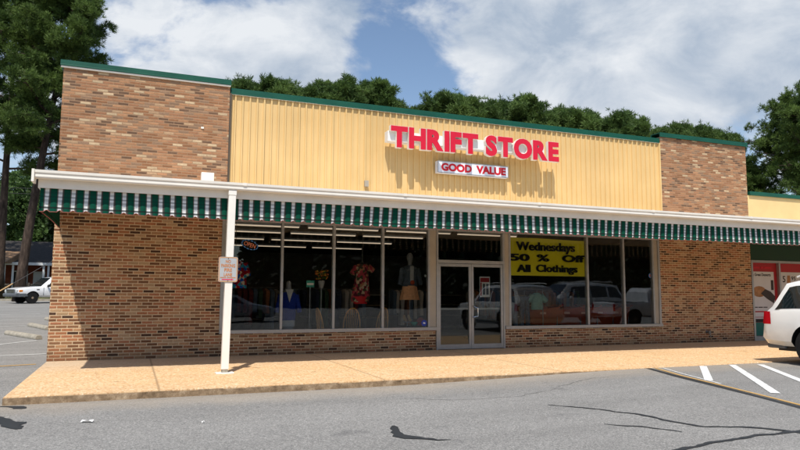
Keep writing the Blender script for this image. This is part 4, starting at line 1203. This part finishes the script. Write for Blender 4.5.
for s_ in (-1,1):
    m=MB(); m.grid(lambda u,v: (.045+.22*u*(1-.3*v)+.06*v, s_*(np.interp(.045+.22*u+.06*v,[0,.03,.1,.16,.46],[.85,.895,.93,.945,.95])+.014), .80+.26*v), 5, 4)
    part('tail_lamp', m, M['tail'], suv, recalc=False, smooth=True)
    for (x0,x1) in ((1.06,2.04),(2.06,3.36)):
        m=MB(); m.box(x0-.006,x0+.006,s_*(W+.008)-.008,s_*(W+.008)+.004,.5,1.05); part('door_seam', m, M['black'], suv)
    for x0 in (1.22,2.2):
        m=MB(); m.box(x0,x0+.2,s_*(W+.02)-.02,s_*(W+.02)+.015,.93,.965); part('handle', m, M['suv_paint'], suv, bevel=.008)
    m=MB(); m.tube([(.7,s_*.68,1.765),(.8,s_*.68,1.80),(2.6,s_*.68,1.80),(2.7,s_*.68,1.765)], .018, 8); part('roof_rail', m, M['suv_paint'], suv, smooth=True)
    m=MB(); m.ellipsoid((3.2,s_*(W+.12),1.10),(.08,.11,.09)); part('side_mirror', m, M['suv_paint'], suv, smooth=True)
    m=MB(); m.grid(lambda u,v: (4.5+.24*u, s_*(np.interp(4.5+.24*u,[4.45,4.72],[.935,.87])+.012), .74+.16*v), 4, 3); part('headlight', m, M['lamp'], suv, recalc=False)
    m=MB(); m.box(1.62,3.42,s_*.9-.08,s_*.9+.08,.30,.345); part('running_board', m, M['truck_grey'], suv, bevel=.01)
m=MB(); m.box(.25,.95,-.75,.75,.26,.375); m.box(.6,.9,-.5,.5,.2,.3); part('underbody', m, M['black'], suv)
m=MB(); m.box(.02,.45,-.80,.80,.30,.39); part('bumper_valance', m, M['truck_grey'], suv, bevel=.03)
m=MB(); m.box(4.78,4.825,-.55,.55,.56,.80); part('grille', m, M['chrome'], suv, bevel=.01)
suv.rotation_euler=(0,0,R(-90)); suv.location=(17.43,-4.70,-.012)

# --- pickup truck
PK_ST=[(0.0,.50,.98,1.0,.80,.78),(.04,.46,1.02,1.04,.85,.82),(1.55,.42,1.03,1.05,.86,.82),(1.56,.42,1.03,1.05,.86,.82),(1.62,.42,1.04,1.45,.86,.70),(1.78,.42,1.04,1.62,.86,.66),(2.5,.40,1.03,1.66,.865,.665),(2.75,.40,1.02,1.6,.865,.66),(3.38,.40,1.0,1.06,.86,.76),(4.3,.40,.96,1.0,.85,.76),(4.72,.44,.88,.92,.82,.74),(4.82,.50,.84,.87,.76,.7)]
def make_pickup(label, paintm, rim):
    pk,b,s,W = vehicle('pickup_truck', label, 'pickup truck', PK_ST, 4.82, (.92,3.92), .355, paintm, [(1.7,2.28,1.84,2.26,.08,.92),(2.34,3.12,2.32,2.66,.08,.92)], rim=rim, screens=[(3.38,2.75,0,1)])
    m=MB(); m.box(.08,1.5,-.7,.7,1.05,1.07); part('bed_cover', m, M['black'], pk)
    m=MB(); m.prism([(4.70,.40),(4.90,.42),(4.93,.50),(4.92,.62),(4.84,.64),(4.70,.64)], 'y', -.84, .84); m.prism([(4.2,.44),(4.75,.40),(4.75,.62),(4.32,.62)], 'y', .81, .875); m.prism([(4.2,.44),(4.75,.40),(4.75,.62),(4.32,.62)], 'y', -.875, -.81); part('front_bumper', m, M['truck_grey'], pk, bevel=.02)
    m=MB(); m.box(4.80,4.865,-.50,.50,.66,.86); part('grille', m, M['black'], pk, bevel=.01)
    m=MB(); m.tube([(4.87,-.5,.66),(4.87,.5,.66),(4.87,.5,.86),(4.87,-.5,.86),(4.87,-.5,.66)], .018, 6); m.box(4.86,4.875,-.48,.48,.745,.775); part('grille_trim', m, M['chrome'], pk)
    for s_ in (-1,1):
        m=MB(); m.box(4.72,4.85,s_*.66-.13,s_*.66+.13,.69,.85); part('headlight', m, M['lamp'], pk, bevel=.02)
        m=MB(); m.box(4.52,4.74,s_*.815-.03,s_*.815+.03,.70,.84); part('turn_signal', m, M['amber'], pk, bevel=.015)
        m=MB(); m.ellipsoid((3.05,s_*(W+.1),1.10),(.07,.1,.09)); part('side_mirror', m, M['black'], pk, smooth=True)
        m=MB(); m.box(2.3,2.312,s_*W-.006,s_*W+.016,.5,1.0); m.box(3.28,3.292,s_*W-.006,s_*W+.016,.5,1.0); part('door_seam', m, M['black'], pk)
        m=MB(); m.box(3.55,3.72,s_*(W+.012)-.01,s_*(W+.012)+.008,.86,.90); part('fender_badge', m, M['chrome'], pk)
        m=MB(); m.box(-.01,.1,s_*.78-.06,s_*.78+.06,.68,.98); part('tail_lamp', m, M['tail'], pk, bevel=.01)
    m=MB(); m.box(-.1,.06,-.8,.8,.44,.58); part('rear_bumper', m, M['chrome'], pk, bevel=.02)
    return pk
pk = make_pickup('white pickup truck with dark bumper parked beyond the brick corner', M['truck_paint'], M['rim_tan'])
pk.location=(1.25, 36.6, G(0,36.6)-.06); pk.rotation_euler=(0,0,R(180+33)); pk.scale=(1.04,1.04,1.04)
# vehicles parked behind the viewer that the shop windows mirror
copy_tree(pk, (23.2,-8.6,G(24,-9)), R(6), 'white pickup mirrored in the right-hand shop window')
sc_suv=copy_tree(suv, (26.6,-11.9,G(26,-9)), R(180), 'white SUV mirrored in the right-hand shop window'); sc_suv.scale=(1.08,1.05,1.12)
SD_ST=[(0,.45,.72,.75,.74,.7),(.06,.36,.88,.92,.82,.72),(.7,.3,.93,.98,.86,.72),(1.35,.28,.94,1.36,.88,.60),(2.0,.28,.94,1.42,.88,.60),(2.7,.28,.93,1.36,.88,.6),(3.5,.28,.9,.95,.87,.7),(4.4,.3,.74,.78,.82,.68),(4.6,.4,.62,.66,.72,.62)]
sd,b,s,W = vehicle('sedan', 'silver sedan mirrored in the left-hand shop window', 'car', SD_ST, 4.6, (.9,3.7), .31, M['silver_paint'], [(1.0,1.95,1.4,1.95,.1,.92),(2.05,3.1,2.03,2.6,.1,.92)], screens=[(3.5,2.7,0,1),(.7,1.35,0,1)])
for s_ in (-1,1):
    m=MB(); m.box(4.38,4.52,s_*.66-.1,s_*.66+.1,.58,.68); part('headlight', m, M['lamp'], sd, bevel=.02)
    m=MB(); m.box(.0,.1,s_*.66-.1,s_*.66+.1,.68,.82); part('tail_lamp', m, M['tail'], sd, bevel=.02)
sd.location=(6.5,-19.8,-.12); sd.rotation_euler=(0,0,R(8))

# ------------------------------------------------------------------ trees
def tufts_mesh(name, C_, D_, n, length, width, mat, seed):
    """needle tufts: n thin triangles per centre"""
    r = np.random.default_rng(seed); K=len(C_)
    c=np.repeat(C_,n,0); d=np.repeat(D_,n,0)
    v=d*.75+r.normal(size=(K*n,3))*.62; v/=np.linalg.norm(v,axis=1)[:,None]+1e-9
    L=length*(.65+.6*r.random((K*n,1)))
    side=np.cross(v, r.normal(size=(K*n,3))); side/=np.linalg.norm(side,axis=1)[:,None]+1e-9
    w=width*(.7+.6*r.random((K*n,1)))
    p0=c+v*L*.1-side*w*.25; p1=c+v*L*.1+side*w*.25; p2=c+v*L*.7+side*w*.5; p3=c+v*L
    V=np.stack([p0,p1,p2,p3],1).reshape(-1,3).astype(np.float32)
    F=np.arange(K*n*4,dtype=np.int32)
    me=bpy.data.meshes.new(name); me.vertices.add(len(V)); me.vertices.foreach_set('co',V.ravel())
    me.loops.add(len(F)); me.loops.foreach_set('vertex_index',F)
    me.polygons.add(K*n); me.polygons.foreach_set('loop_start',np.arange(0,K*n*4,4,dtype=np.int32)); me.polygons.foreach_set('loop_total',np.full(K*n,4,dtype=np.int32))
    me.materials.append(mat); me.update(calc_edges=True)
    return me
def pine(seed, H, base, Rad, nl, lean=(0,0), r0=.4, tuft=(26,.5,.07), clus=(9,24), spread=1.0, needlemat='needle', droop=0.0):
    r=random.Random(seed)
    tr=MB(); n=12; P=[]
    for i in range(n+1):
        t=i/n; P.append(Vector((lean[0]*t**1.3+.12*math.sin(3*t+seed), lean[1]*t+.12*math.cos(2.3*t+seed), H*t)))
    tr.tube(P, [r0*(1-.86*(i/n)**1.1)*(1.25 if i==0 else 1) for i in range(n+1)], 10)
    def at(t):
        q=t*n; i=min(n-1,int(q)); return P[i].lerp(P[i+1], q-i)
    C_=[]; D_=[]
    def cluster(c, out, k, rad):
        for _ in range(k):
            o=Vector((r.gauss(0,1),r.gauss(0,1),r.gauss(0,.75)))*rad*.55
            C_.append(c+o); dd=(o.normalized()*.7+out*.5+Vector((0,0,.55))); D_.append(dd.normalized())
    for i in range(nl):
        f=(i+.5)/nl; t=base+(1-base)*(f**.9)*.985
        prof=(math.sin(math.pi*min(1,(.22+.78*f)))**.7)*(1-.25*f)+.12
        L=Rad*prof*(.72+.5*r.random()); az=i*2.4+r.uniform(-.5,.5); p=at(t)
        up=.12+.55*f+r.uniform(-.15,.25)-droop*(1-f); d=Vector((math.cos(az),math.sin(az),up)).normalized()
        pts=[p]; 
        for k in range(1,5):
            q=k/4; pts.append(p+d*L*q+Vector((r.uniform(-.15,.15),r.uniform(-.15,.15),.28*L*q*q*.5)))
        rr=max(.03, r0*.32*(1-f*.6)*L/Rad)
        tr.tube(pts, [rr,rr*.75,rr*.5,rr*.3,rr*.12], 6)
        nc=clus[0]
        for k in range(nc):
            q=.38+.62*(k+.5)/nc; a=pts[0].lerp(pts[-1],q) if False else pts[min(3,int(q*4))].lerp(pts[min(4,int(q*4)+1)], q*4-min(3,int(q*4)))
            off=Vector((r.gauss(0,1),r.gauss(0,1),r.gauss(0,.5)))*.24*L*(.4+.7*q)*spread*.6
            e=a+off
            if off.length>.3: tr.tube([a,a.lerp(e,.5)+Vector((0,0,.08)),e], [rr*.3,rr*.22,.012], 4)
            cluster(e, d, clus[1], .40*spread)
    cluster(at(1.0), Vector((0,0,1)), clus[1]*2, .6)
    cr=tufts_mesh('crown', np.array([tuple(c) for c in C_]), np.array([tuple(d) for d in D_]), tuft[0], tuft[1], tuft[2], M[needlemat], seed)
    return tr.mesh('trunk',[M['bark']]), cr
def place_tree(name, label, trunk, crown, loc, rot=0, sc_=1, group=None, cat='pine tree'):
    t=thing(name,label,cat,loc,group); t.rotation_euler=(0,0,rot); t.scale=(sc_,sc_,sc_)
    for nm,me in (('trunk',trunk),('crown',crown)):
        o=bpy.data.objects.new(nm,me); link(o,t)
    return t
def smooth(me): me.polygons.foreach_set('use_smooth',[True]*len(me.polygons)); return me

# two tall pines left of the store
tk,cr=pine(5, 24, .42, 3.5, 38, (2.6,-1.2), .35, (20,.34,.05), (18,14), .95); place_tree('pine_tree','tall leaning pine with bare dark trunk just left of the store', smooth(tk), cr, (-2.95,37.9,.72))
tk,cr=pine(9, 23, .40, 4.8, 36, (.3,-.4), .33, (20,.34,.05), (18,14), 1.0); place_tree('pine_tree','tall upright pine at the left edge of the view', smooth(tk), cr, (-4.75,40.6,.85))
# big pine on the right behind the neighbouring shop
tk,cr=pine(14, 18.2, .36, 6.0, 40, (-.6,.4), .42, (20,.34,.055), (20,15), 1.0); place_tree('pine_tree','large spreading pine behind the neighbouring shop at right', smooth(tk), cr, (58.3,23.0,-.12))
tk,cr=pine(21, 12.6, .3, 3.2, 30, (0,0), .3, (16,.32,.055), (14,14), 1.0); place_tree('pine_tree','shorter pine close behind the right brick pier', smooth(tk), cr, (54.5,27.5,-.12))
# row behind the store
var=[]
for k,(H_,Rd) in enumerate(((16.4,2.2),(16.6,2.5),(16.2,1.9),(16.5,2.3),(16.3,2.7))):
    tk,cr=pine(30+k, H_, .5, Rd, 24, (.2*k-.3,0), .26, (16,.36,.06), (12,11), .85, 'needle_b')
    zz=np.empty(len(cr.vertices)*3); cr.vertices.foreach_get('co',zz); var.append((smooth(tk),cr,float(np.percentile(zz[2::3],99.7))))
row=[(4.9,15.3),(8.2,15.7),(10.3,15.9),(12.9,16.5),(15.6,16.4),(18.0,16.9),(20.5,17.4),(23.1,15.6),(25.6,16.7),(28.2,16.9),(30.4,17.0),(32.8,17.5),(35.3,16.7),(38.2,17.2),(41.6,17.0),(44.9,17.0),(48.0,16.4),(51.0,16.9),(53.4,16.5),(56.3,16.9)]
descr=['low pine top just showing over the left brick pier','first pine top right of the left brick pier','pine top at the left end of the yellow siding','pine crown near the left end of the siding','rounded pine crown above the left third of the siding','broad pine crown left of the red lettering','tall clump-topped pine just left of the red lettering','low pine gap-filler above the letter T','pine crown above the red word THRIFT','pine crown above the gap between the sign words','pine crown above the start of the word STORE','tallest pine crown above the word STORE','lower pine crown right of the red lettering','pine crown over the middle of the right siding','wide pine crown over the right half of the siding','pine crown left of the right brick pier','small pine crown over the left edge of the right pier','pine crown over the middle of the right brick pier','small pine top over the right brick pier','pine top at the right end of the row near the big pine']
for i,((x,h),ds) in enumerate(zip(row,descr)):
    tk,cr,H_=var[(i*3)%5]
    place_tree('pine_tree', ds, tk, cr, (x, 30.0+.9*math.sin(i*2.1), -.12), i*1.3, (h-.2)/H_, 'pines behind the store')
for i in range(30):
    x=5.5+1.78*i+.5*math.sin(i*4.3); tk,cr,H_=var[(i*2+1)%5]
    h=np.interp(x,[a for a,b in row],[b for a,b in row])-.1-.3*math.sin(i*1.9)
    place_tree('pine_tree','shorter dark pine filling a gap low along the roof line behind the store', tk, cr, (x+.4, 33.0+1.2*math.sin(i*3.1), -.12), i*2.3, h*1.04/H_, 'shorter pines behind the store')

# broadleaf trees behind the house
def broadleaf(seed, H, Rad, mat, n=9000, leaf=.28):
    r=np.random.default_rng(seed); rr=random.Random(seed)
    tr=MB(); tr.tube([(0,0,0),(.1,.05,H*.3),(.0,.1,H*.6),(.1,0,H*.85)], [.28,.22,.14,.04], 8)
    cs=[]
    for k in range(26):
        a=rr.random()*6.28; q=rr.random()**.5*Rad*.8; z=H*(.28+.66*rr.random()); q*=math.sin(math.pi*min(.97,(z/H-.18)))**.6
        cs.append((q*math.cos(a),q*math.sin(a),z)); tr.tube([(0,.05,z*.75),(q*.6*math.cos(a),q*.6*math.sin(a),z*.95),cs[-1]], [.07,.04,.015], 5)
    cs=np.array(cs); idx=r.integers(0,len(cs),n); u=r.normal(size=(n,3)); u/=np.linalg.norm(u,axis=1)[:,None]
    rad=Rad*.34*(.75+.35*r.random((n,1))); C_=cs[idx]+u*rad*np.array([1,1,.8]); 
    me=tufts_mesh('crown', C_, u, 3, leaf*1.6, leaf, mat, seed)
    return tr.mesh('trunk',[M['bark']]), me
bl=[(-11.8,70,13.4,5.6,'leaf','light green broadleaf tree behind the left end of the house'),(-4.8,66,12.8,5.4,'leaf','light green broadleaf tree behind the middle of the house'),(.8,62,11.2,5.2,'leaf_dark','dark broadleaf tree behind the house beside the brick corner'),(-18,74,12.5,6,'leaf','broadleaf tree at the far left beyond the house')]
for i,(x,y,h,rd,mt,ds) in enumerate(bl):
    tk,cr=broadleaf(60+i,h,rd,M[mt]); place_tree('broadleaf_tree', ds, tk, cr, (x,y,1.2), 0, 1, 'trees behind the house', 'tree')
# trees across the lot, mirrored darkly in the windows; one added to hide bright sky
tk,cr=broadleaf(90,11,6.2,M['leaf_dark'],5000,.5)
names=['first','second']
for i,(x,y,s_) in enumerate(((-2,-58,1.0),(9,-62,.9),(20,-57,1.1),(31,-60,.95),(42,-56,1.05),(54,-58,.9),(60,-57,1.0),(66,-52,1.1))):
    place_tree('broadleaf_tree','dark tree across the lot mirrored in the shop windows', tk, cr, (x,y,-.15), i*1.1, s_, 'trees mirrored in the windows', 'tree')

r_=np.random.default_rng(5); n_=15000
C_=np.stack([r_.uniform(-60,110,n_), r_.normal(0,.9,n_)+1.2*np.sin(r_.uniform(-60,110,n_)), np.abs(r_.normal(0,1.9,n_))],1); D_=r_.normal(size=(n_,3)); D_/=np.linalg.norm(D_,axis=1)[:,None]
hg=bpy.data.objects.new('hedge', tufts_mesh('hedge', C_, D_, 3, .9, .7, M['leaf_dark'], 8)); link(hg); hg.location=(0,-48,-.12); tag(hg,'long dark hedge added across the lot, mirrored low to darken the shop windows','hedge')  # hedge added out of view to block bright horizon sky in the reflections

# ------------------------------------------------------------------ house behind the side car park
hz=G(0,48)
hs=thing('brick_house','low brick house with shade-dark shingle roof and white porch posts','house',(-4,50,hz))
m=MB(); m.box(-13,3,49.2,57,hz-.2,hz+2.75); part('wall', m, M['house_brick'], hs)
m=MB(); m.add([(-14,46.3,hz+2.78),(4,46.3,hz+2.78),(4,58,hz+2.78),(-14,58,hz+2.78),(-9.5,52,hz+4.9),(.2,52,hz+4.9)], [(0,1,5,4),(1,2,5),(2,3,4,5),(3,0,4),(0,3,2,1)]); part('roof', m, M['shingle'], hs)
m=MB(); m.box(-14.05,4.05,46.22,46.29,hz+2.58,hz+2.8); part('fascia', m, M['house_white'], hs)
m=MB(); m.add([(-13.9,45.2,hz+2.70),(-5.2,45.2,hz+2.70),(-4.3,47.6,hz+3.75),(-13.9,47.6,hz+3.75),(-13.9,47.6,hz+2.7),(-4.3,47.6,hz+2.7)], [(0,1,2,3),(1,5,2),(0,4,5,1),(3,2,5,4)]); part('porch_roof', m, M['shingle_lit'], hs)
for x in (-8.6,-7.2,-5.9,-5.35,-4.75,-2.55,-2.2):
    m=MB(); m.box(x-.075,x+.075,46.4,46.55,hz,hz+2.58); part('porch_post', m, M['house_white'], hs)
m=MB(); m.box(-13,3,46.35,49.2,hz-.1,hz+.12); part('porch_floor', m, M['concrete'], hs)
for x in (-7.6,-4.6):
    m=MB(); m.box(x-.6,x+.6,49.12,49.19,hz+.9,hz+2.2); w_=part('window', m, M['house_white'], hs)
    m=MB(); m.box(x-.5,x+.5,49.10,49.118,hz+1.0,hz+2.1); part('pane', m, M['glass_car_op'], w_)
m=MB(); m.box(-3.6,-2.7,49.13,49.19,hz+.12,hz+2.15); part('door', m, M['house_white'], hs)
# low fence before the house
fn=thing('wood_fence','low dark wooden rail fence between the car park and the house','fence',(-4,42,G(0,42)))
fz=G(0,42)+.1
for x in np.arange(-12,2.6,1.8):
    m=MB(); m.box(x-.06,x+.06,41.95,42.07,fz-.2,fz+1.15); part('fence_post', m, M['fence_wood'], fn)
m=MB()
for z in (.35,.95): m.box(-12,2.4,42.075,42.11,fz+z,fz+z+.1)
for x in np.arange(-11.9,2.4,.17): m.box(x,x+.11,42.112,42.13,fz+.05,fz+1.08)
part('rail_panel', m, M['fence_wood'], fn)

# utility pole hidden behind the store with its guy wire
up=thing('utility_pole','wooden utility pole behind the brick corner carrying thin wires','pole',(4.4,25,0))
m=MB(); m.tube([(4.4,25,-.2),(4.4,25,6.4)], [.16,.13], 10); part('shaft', m, M['pole_wood'], up, smooth=True)
gw=thing('guy_wire','slanting guy wire with a yellow lower guard left of the brick corner','guy wire',(-2.6,22.2,.35))
A=Vector((-2.35,22.3,.85)); A0=Vector((-3.2,22.0,.38)); B=Vector((4.4,24.9,5.95))
D=(B-A0); 
m=MB(); m.tube([A0, A0+D*.25], .028, 6); part('guard', m, M['guard'], gw)
m=MB(); m.tube([A0+D*.25, B], .012, 5); part('wire', m, M['wire'], gw)
for z0,z1,lb in ((11.0,10.6,'upper of two thin power lines crossing the sky at left'),(10.5,10.1,'lower of two thin power lines crossing the sky at left')):
    m=MB(); pts=[]
    for k in range(13):
        t=k/12; pts.append((-40+62*t, 58-8*t, z0+(z1-z0)*t-1.2*(1-(2*t-1)**2)+1.2))
    m.tube(pts, .022, 5); solo('power_line', m, M['wire'], lb, 'power line', 'power lines left of the store')

# ------------------------------------------------------------------ world, sun, camera
w=bpy.data.worlds.new('World'); scene.world=w; w.use_nodes=True
nt=w.node_tree; N_=nt.nodes; LK=nt.links
for n in list(N_): N_.remove(n)
out=N_.new('ShaderNodeOutputWorld'); bg=N_.new('ShaderNodeBackground'); LK.new(bg.outputs[0],out.inputs[0])
sunv=Vector((-.24,-.56,1)).normalized()
sky=N_.new('ShaderNodeTexSky'); sky.sky_type='NISHITA'; sky.sun_disc=False
sky.sun_elevation=math.asin(sunv.z); sky.sun_rotation=math.atan2(sunv.x,sunv.y) % (2*math.pi)
sky.air_density=1.0; sky.dust_density=.7; sky.ozone_density=1.3
STR=.14
bg.inputs[1].default_value=STR
tc=N_.new('ShaderNodeTexCoord'); 
def wn(op,a,b=None,clamp=False):
    x=N_.new('ShaderNodeMath'); x.operation=op; x.use_clamp=clamp
    for i,q in enumerate((a,b)):
        if q is None: continue
        if isinstance(q,(int,float)): x.inputs[i].default_value=q
        else: LK.new(q,x.inputs[i])
    return x.outputs[0]
sp=N_.new('ShaderNodeSeparateXYZ'); LK.new(tc.outputs['Generated'],sp.inputs[0])
den=wn('ADD',wn('MAXIMUM',sp.outputs[2],0.0),.22)
cb=N_.new('ShaderNodeCombineXYZ'); LK.new(sp.outputs[0],cb.inputs[0]); LK.new(sp.outputs[1],cb.inputs[1]); LK.new(wn('MULTIPLY',sp.outputs[2],1.7),cb.inputs[2])
def wnoise(scale,detail,rough,off=(0,0,0),dist=0.0):
    mp=N_.new('ShaderNodeMapping'); mp.inputs['Location'].default_value=off; LK.new(cb.outputs[0],mp.inputs[0])
    x=N_.new('ShaderNodeTexNoise'); LK.new(mp.outputs[0],x.inputs['Vector']); x.inputs['Scale'].default_value=scale; x.inputs['Detail'].default_value=detail; x.inputs['Roughness'].default_value=rough; x.inputs['Distortion'].default_value=dist
    return x.outputs['Fac']
def blobw(d,rad,amt):
    """soft mass of cloud (amt>0) or clear sky (amt<0) around a direction of the sky"""
    d=Vector(d).normalized(); x=N_.new('ShaderNodeVectorMath'); x.operation='DOT_PRODUCT'; LK.new(nrm.outputs[0],x.inputs[0]); x.inputs[1].default_value=d
    m=N_.new('ShaderNodeMapRange'); m.interpolation_type='SMOOTHSTEP'; LK.new(x.outputs['Value'],m.inputs['Value'])
    m.inputs['From Min'].default_value=math.cos(R(rad)); m.inputs['From Max'].default_value=1.0; m.inputs['To Min'].default_value=0; m.inputs['To Max'].default_value=amt
    return m.outputs['Result']
nrm=N_.new('ShaderNodeVectorMath'); nrm.operation='NORMALIZE'; LK.new(tc.outputs['Generated'],nrm.inputs[0])
def sky_dir(az,el): return (math.sin(R(az))*math.cos(R(el)), math.cos(R(az))*math.cos(R(el)), math.sin(R(el)))
CLOUDS=[(4,17,10,.24),(12,18,10,.30),(-2,14,9,.14),(17,22,7,.16),(2,25,5,-.12),(35,22,13,.34),(45,21,10,.22),(39,14,7,.18),(52,18,9,.2),(29,24,8,.2),
        (22.5,18,7,-.24),(21,13,7,-.2),(24,25,6,-.14),(31.5,11,4,-.2),(47,12.5,8,.14),(43,17,4,-.1),(45,26,4,-.14),(18,29,6,-.2),(56,24,7,.12),(205,35,95,-.5)]
dn=wn('ADD',wn('MULTIPLY',wnoise(4.6,12,.58,(3.1,1.7,0),.3),2.1),-.52)
acc=dn
for az,el,rad,amt in CLOUDS: acc=wn('ADD',acc,blobw(sky_dir(az,el),rad,amt))
cr_=N_.new('ShaderNodeMapRange'); cr_.interpolation_type='SMOOTHSTEP'; LK.new(acc,cr_.inputs['Value'])
cr_.inputs['From Min'].default_value=.47; cr_.inputs['From Max'].default_value=.80
shade=wnoise(5.5,10,.58,(7.3,2.2,.4),.3)
rp=N_.new('ShaderNodeValToRGB'); e=rp.color_ramp.elements; k=1/STR
LK.new(shade,rp.inputs[0]); e[0].position=.36; e[0].color=(s2l(172),s2l(187),s2l(206),1); e[1].position=.62; e[1].color=(s2l(234),s2l(238),s2l(243),1)
sc2=N_.new('ShaderNodeVectorMath'); sc2.operation='SCALE'; LK.new(rp.outputs[0],sc2.inputs[0]); sc2.inputs['Scale'].default_value=k
mx=N_.new('ShaderNodeMix'); mx.data_type='RGBA'; LK.new(cr_.outputs['Result'],mx.inputs['Factor']); LK.new(sky.outputs[0],mx.inputs['A']); LK.new(sc2.outputs[0],mx.inputs['B'])
LK.new(mx.outputs['Result'],bg.inputs[0])

sl=bpy.data.lights.new('sun','SUN'); sl.energy=4.6; sl.angle=R(.53); sl.color=(1.0,.95,.87)
so=bpy.data.objects.new('sun',sl); col.objects.link(so); so.rotation_euler=Vector((.24,.56,-1)).to_track_quat('-Z','Y').to_euler(); so.location=(-5,-15,20)

cam=bpy.data.cameras.new('camera'); co=bpy.data.objects.new('camera',cam); col.objects.link(co)
ya,pi_,ro=R(21.986070),R(5.931768),R(.302222)
fw=Vector((math.sin(ya)*math.cos(pi_),math.cos(ya)*math.cos(pi_),math.sin(pi_))); rt=Vector((math.cos(ya),-math.sin(ya),0)); u_=rt.cross(fw)
r2=rt*math.cos(ro)+u_*math.sin(ro); u2=-rt*math.sin(ro)+u_*math.cos(ro)
co.matrix_world=Matrix(((r2.x,u2.x,-fw.x,4.110192),(r2.y,u2.y,-fw.y,-14.977473),(r2.z,u2.z,-fw.z,1.367709),(0,0,0,1)))
cam.sensor_width=36; cam.lens=663.5284/800*36; cam.clip_start=.05; cam.clip_end=3000
scene.camera=co
scene.view_settings.view_transform='Standard'; scene.view_settings.look='None'; scene.view_settings.exposure=0
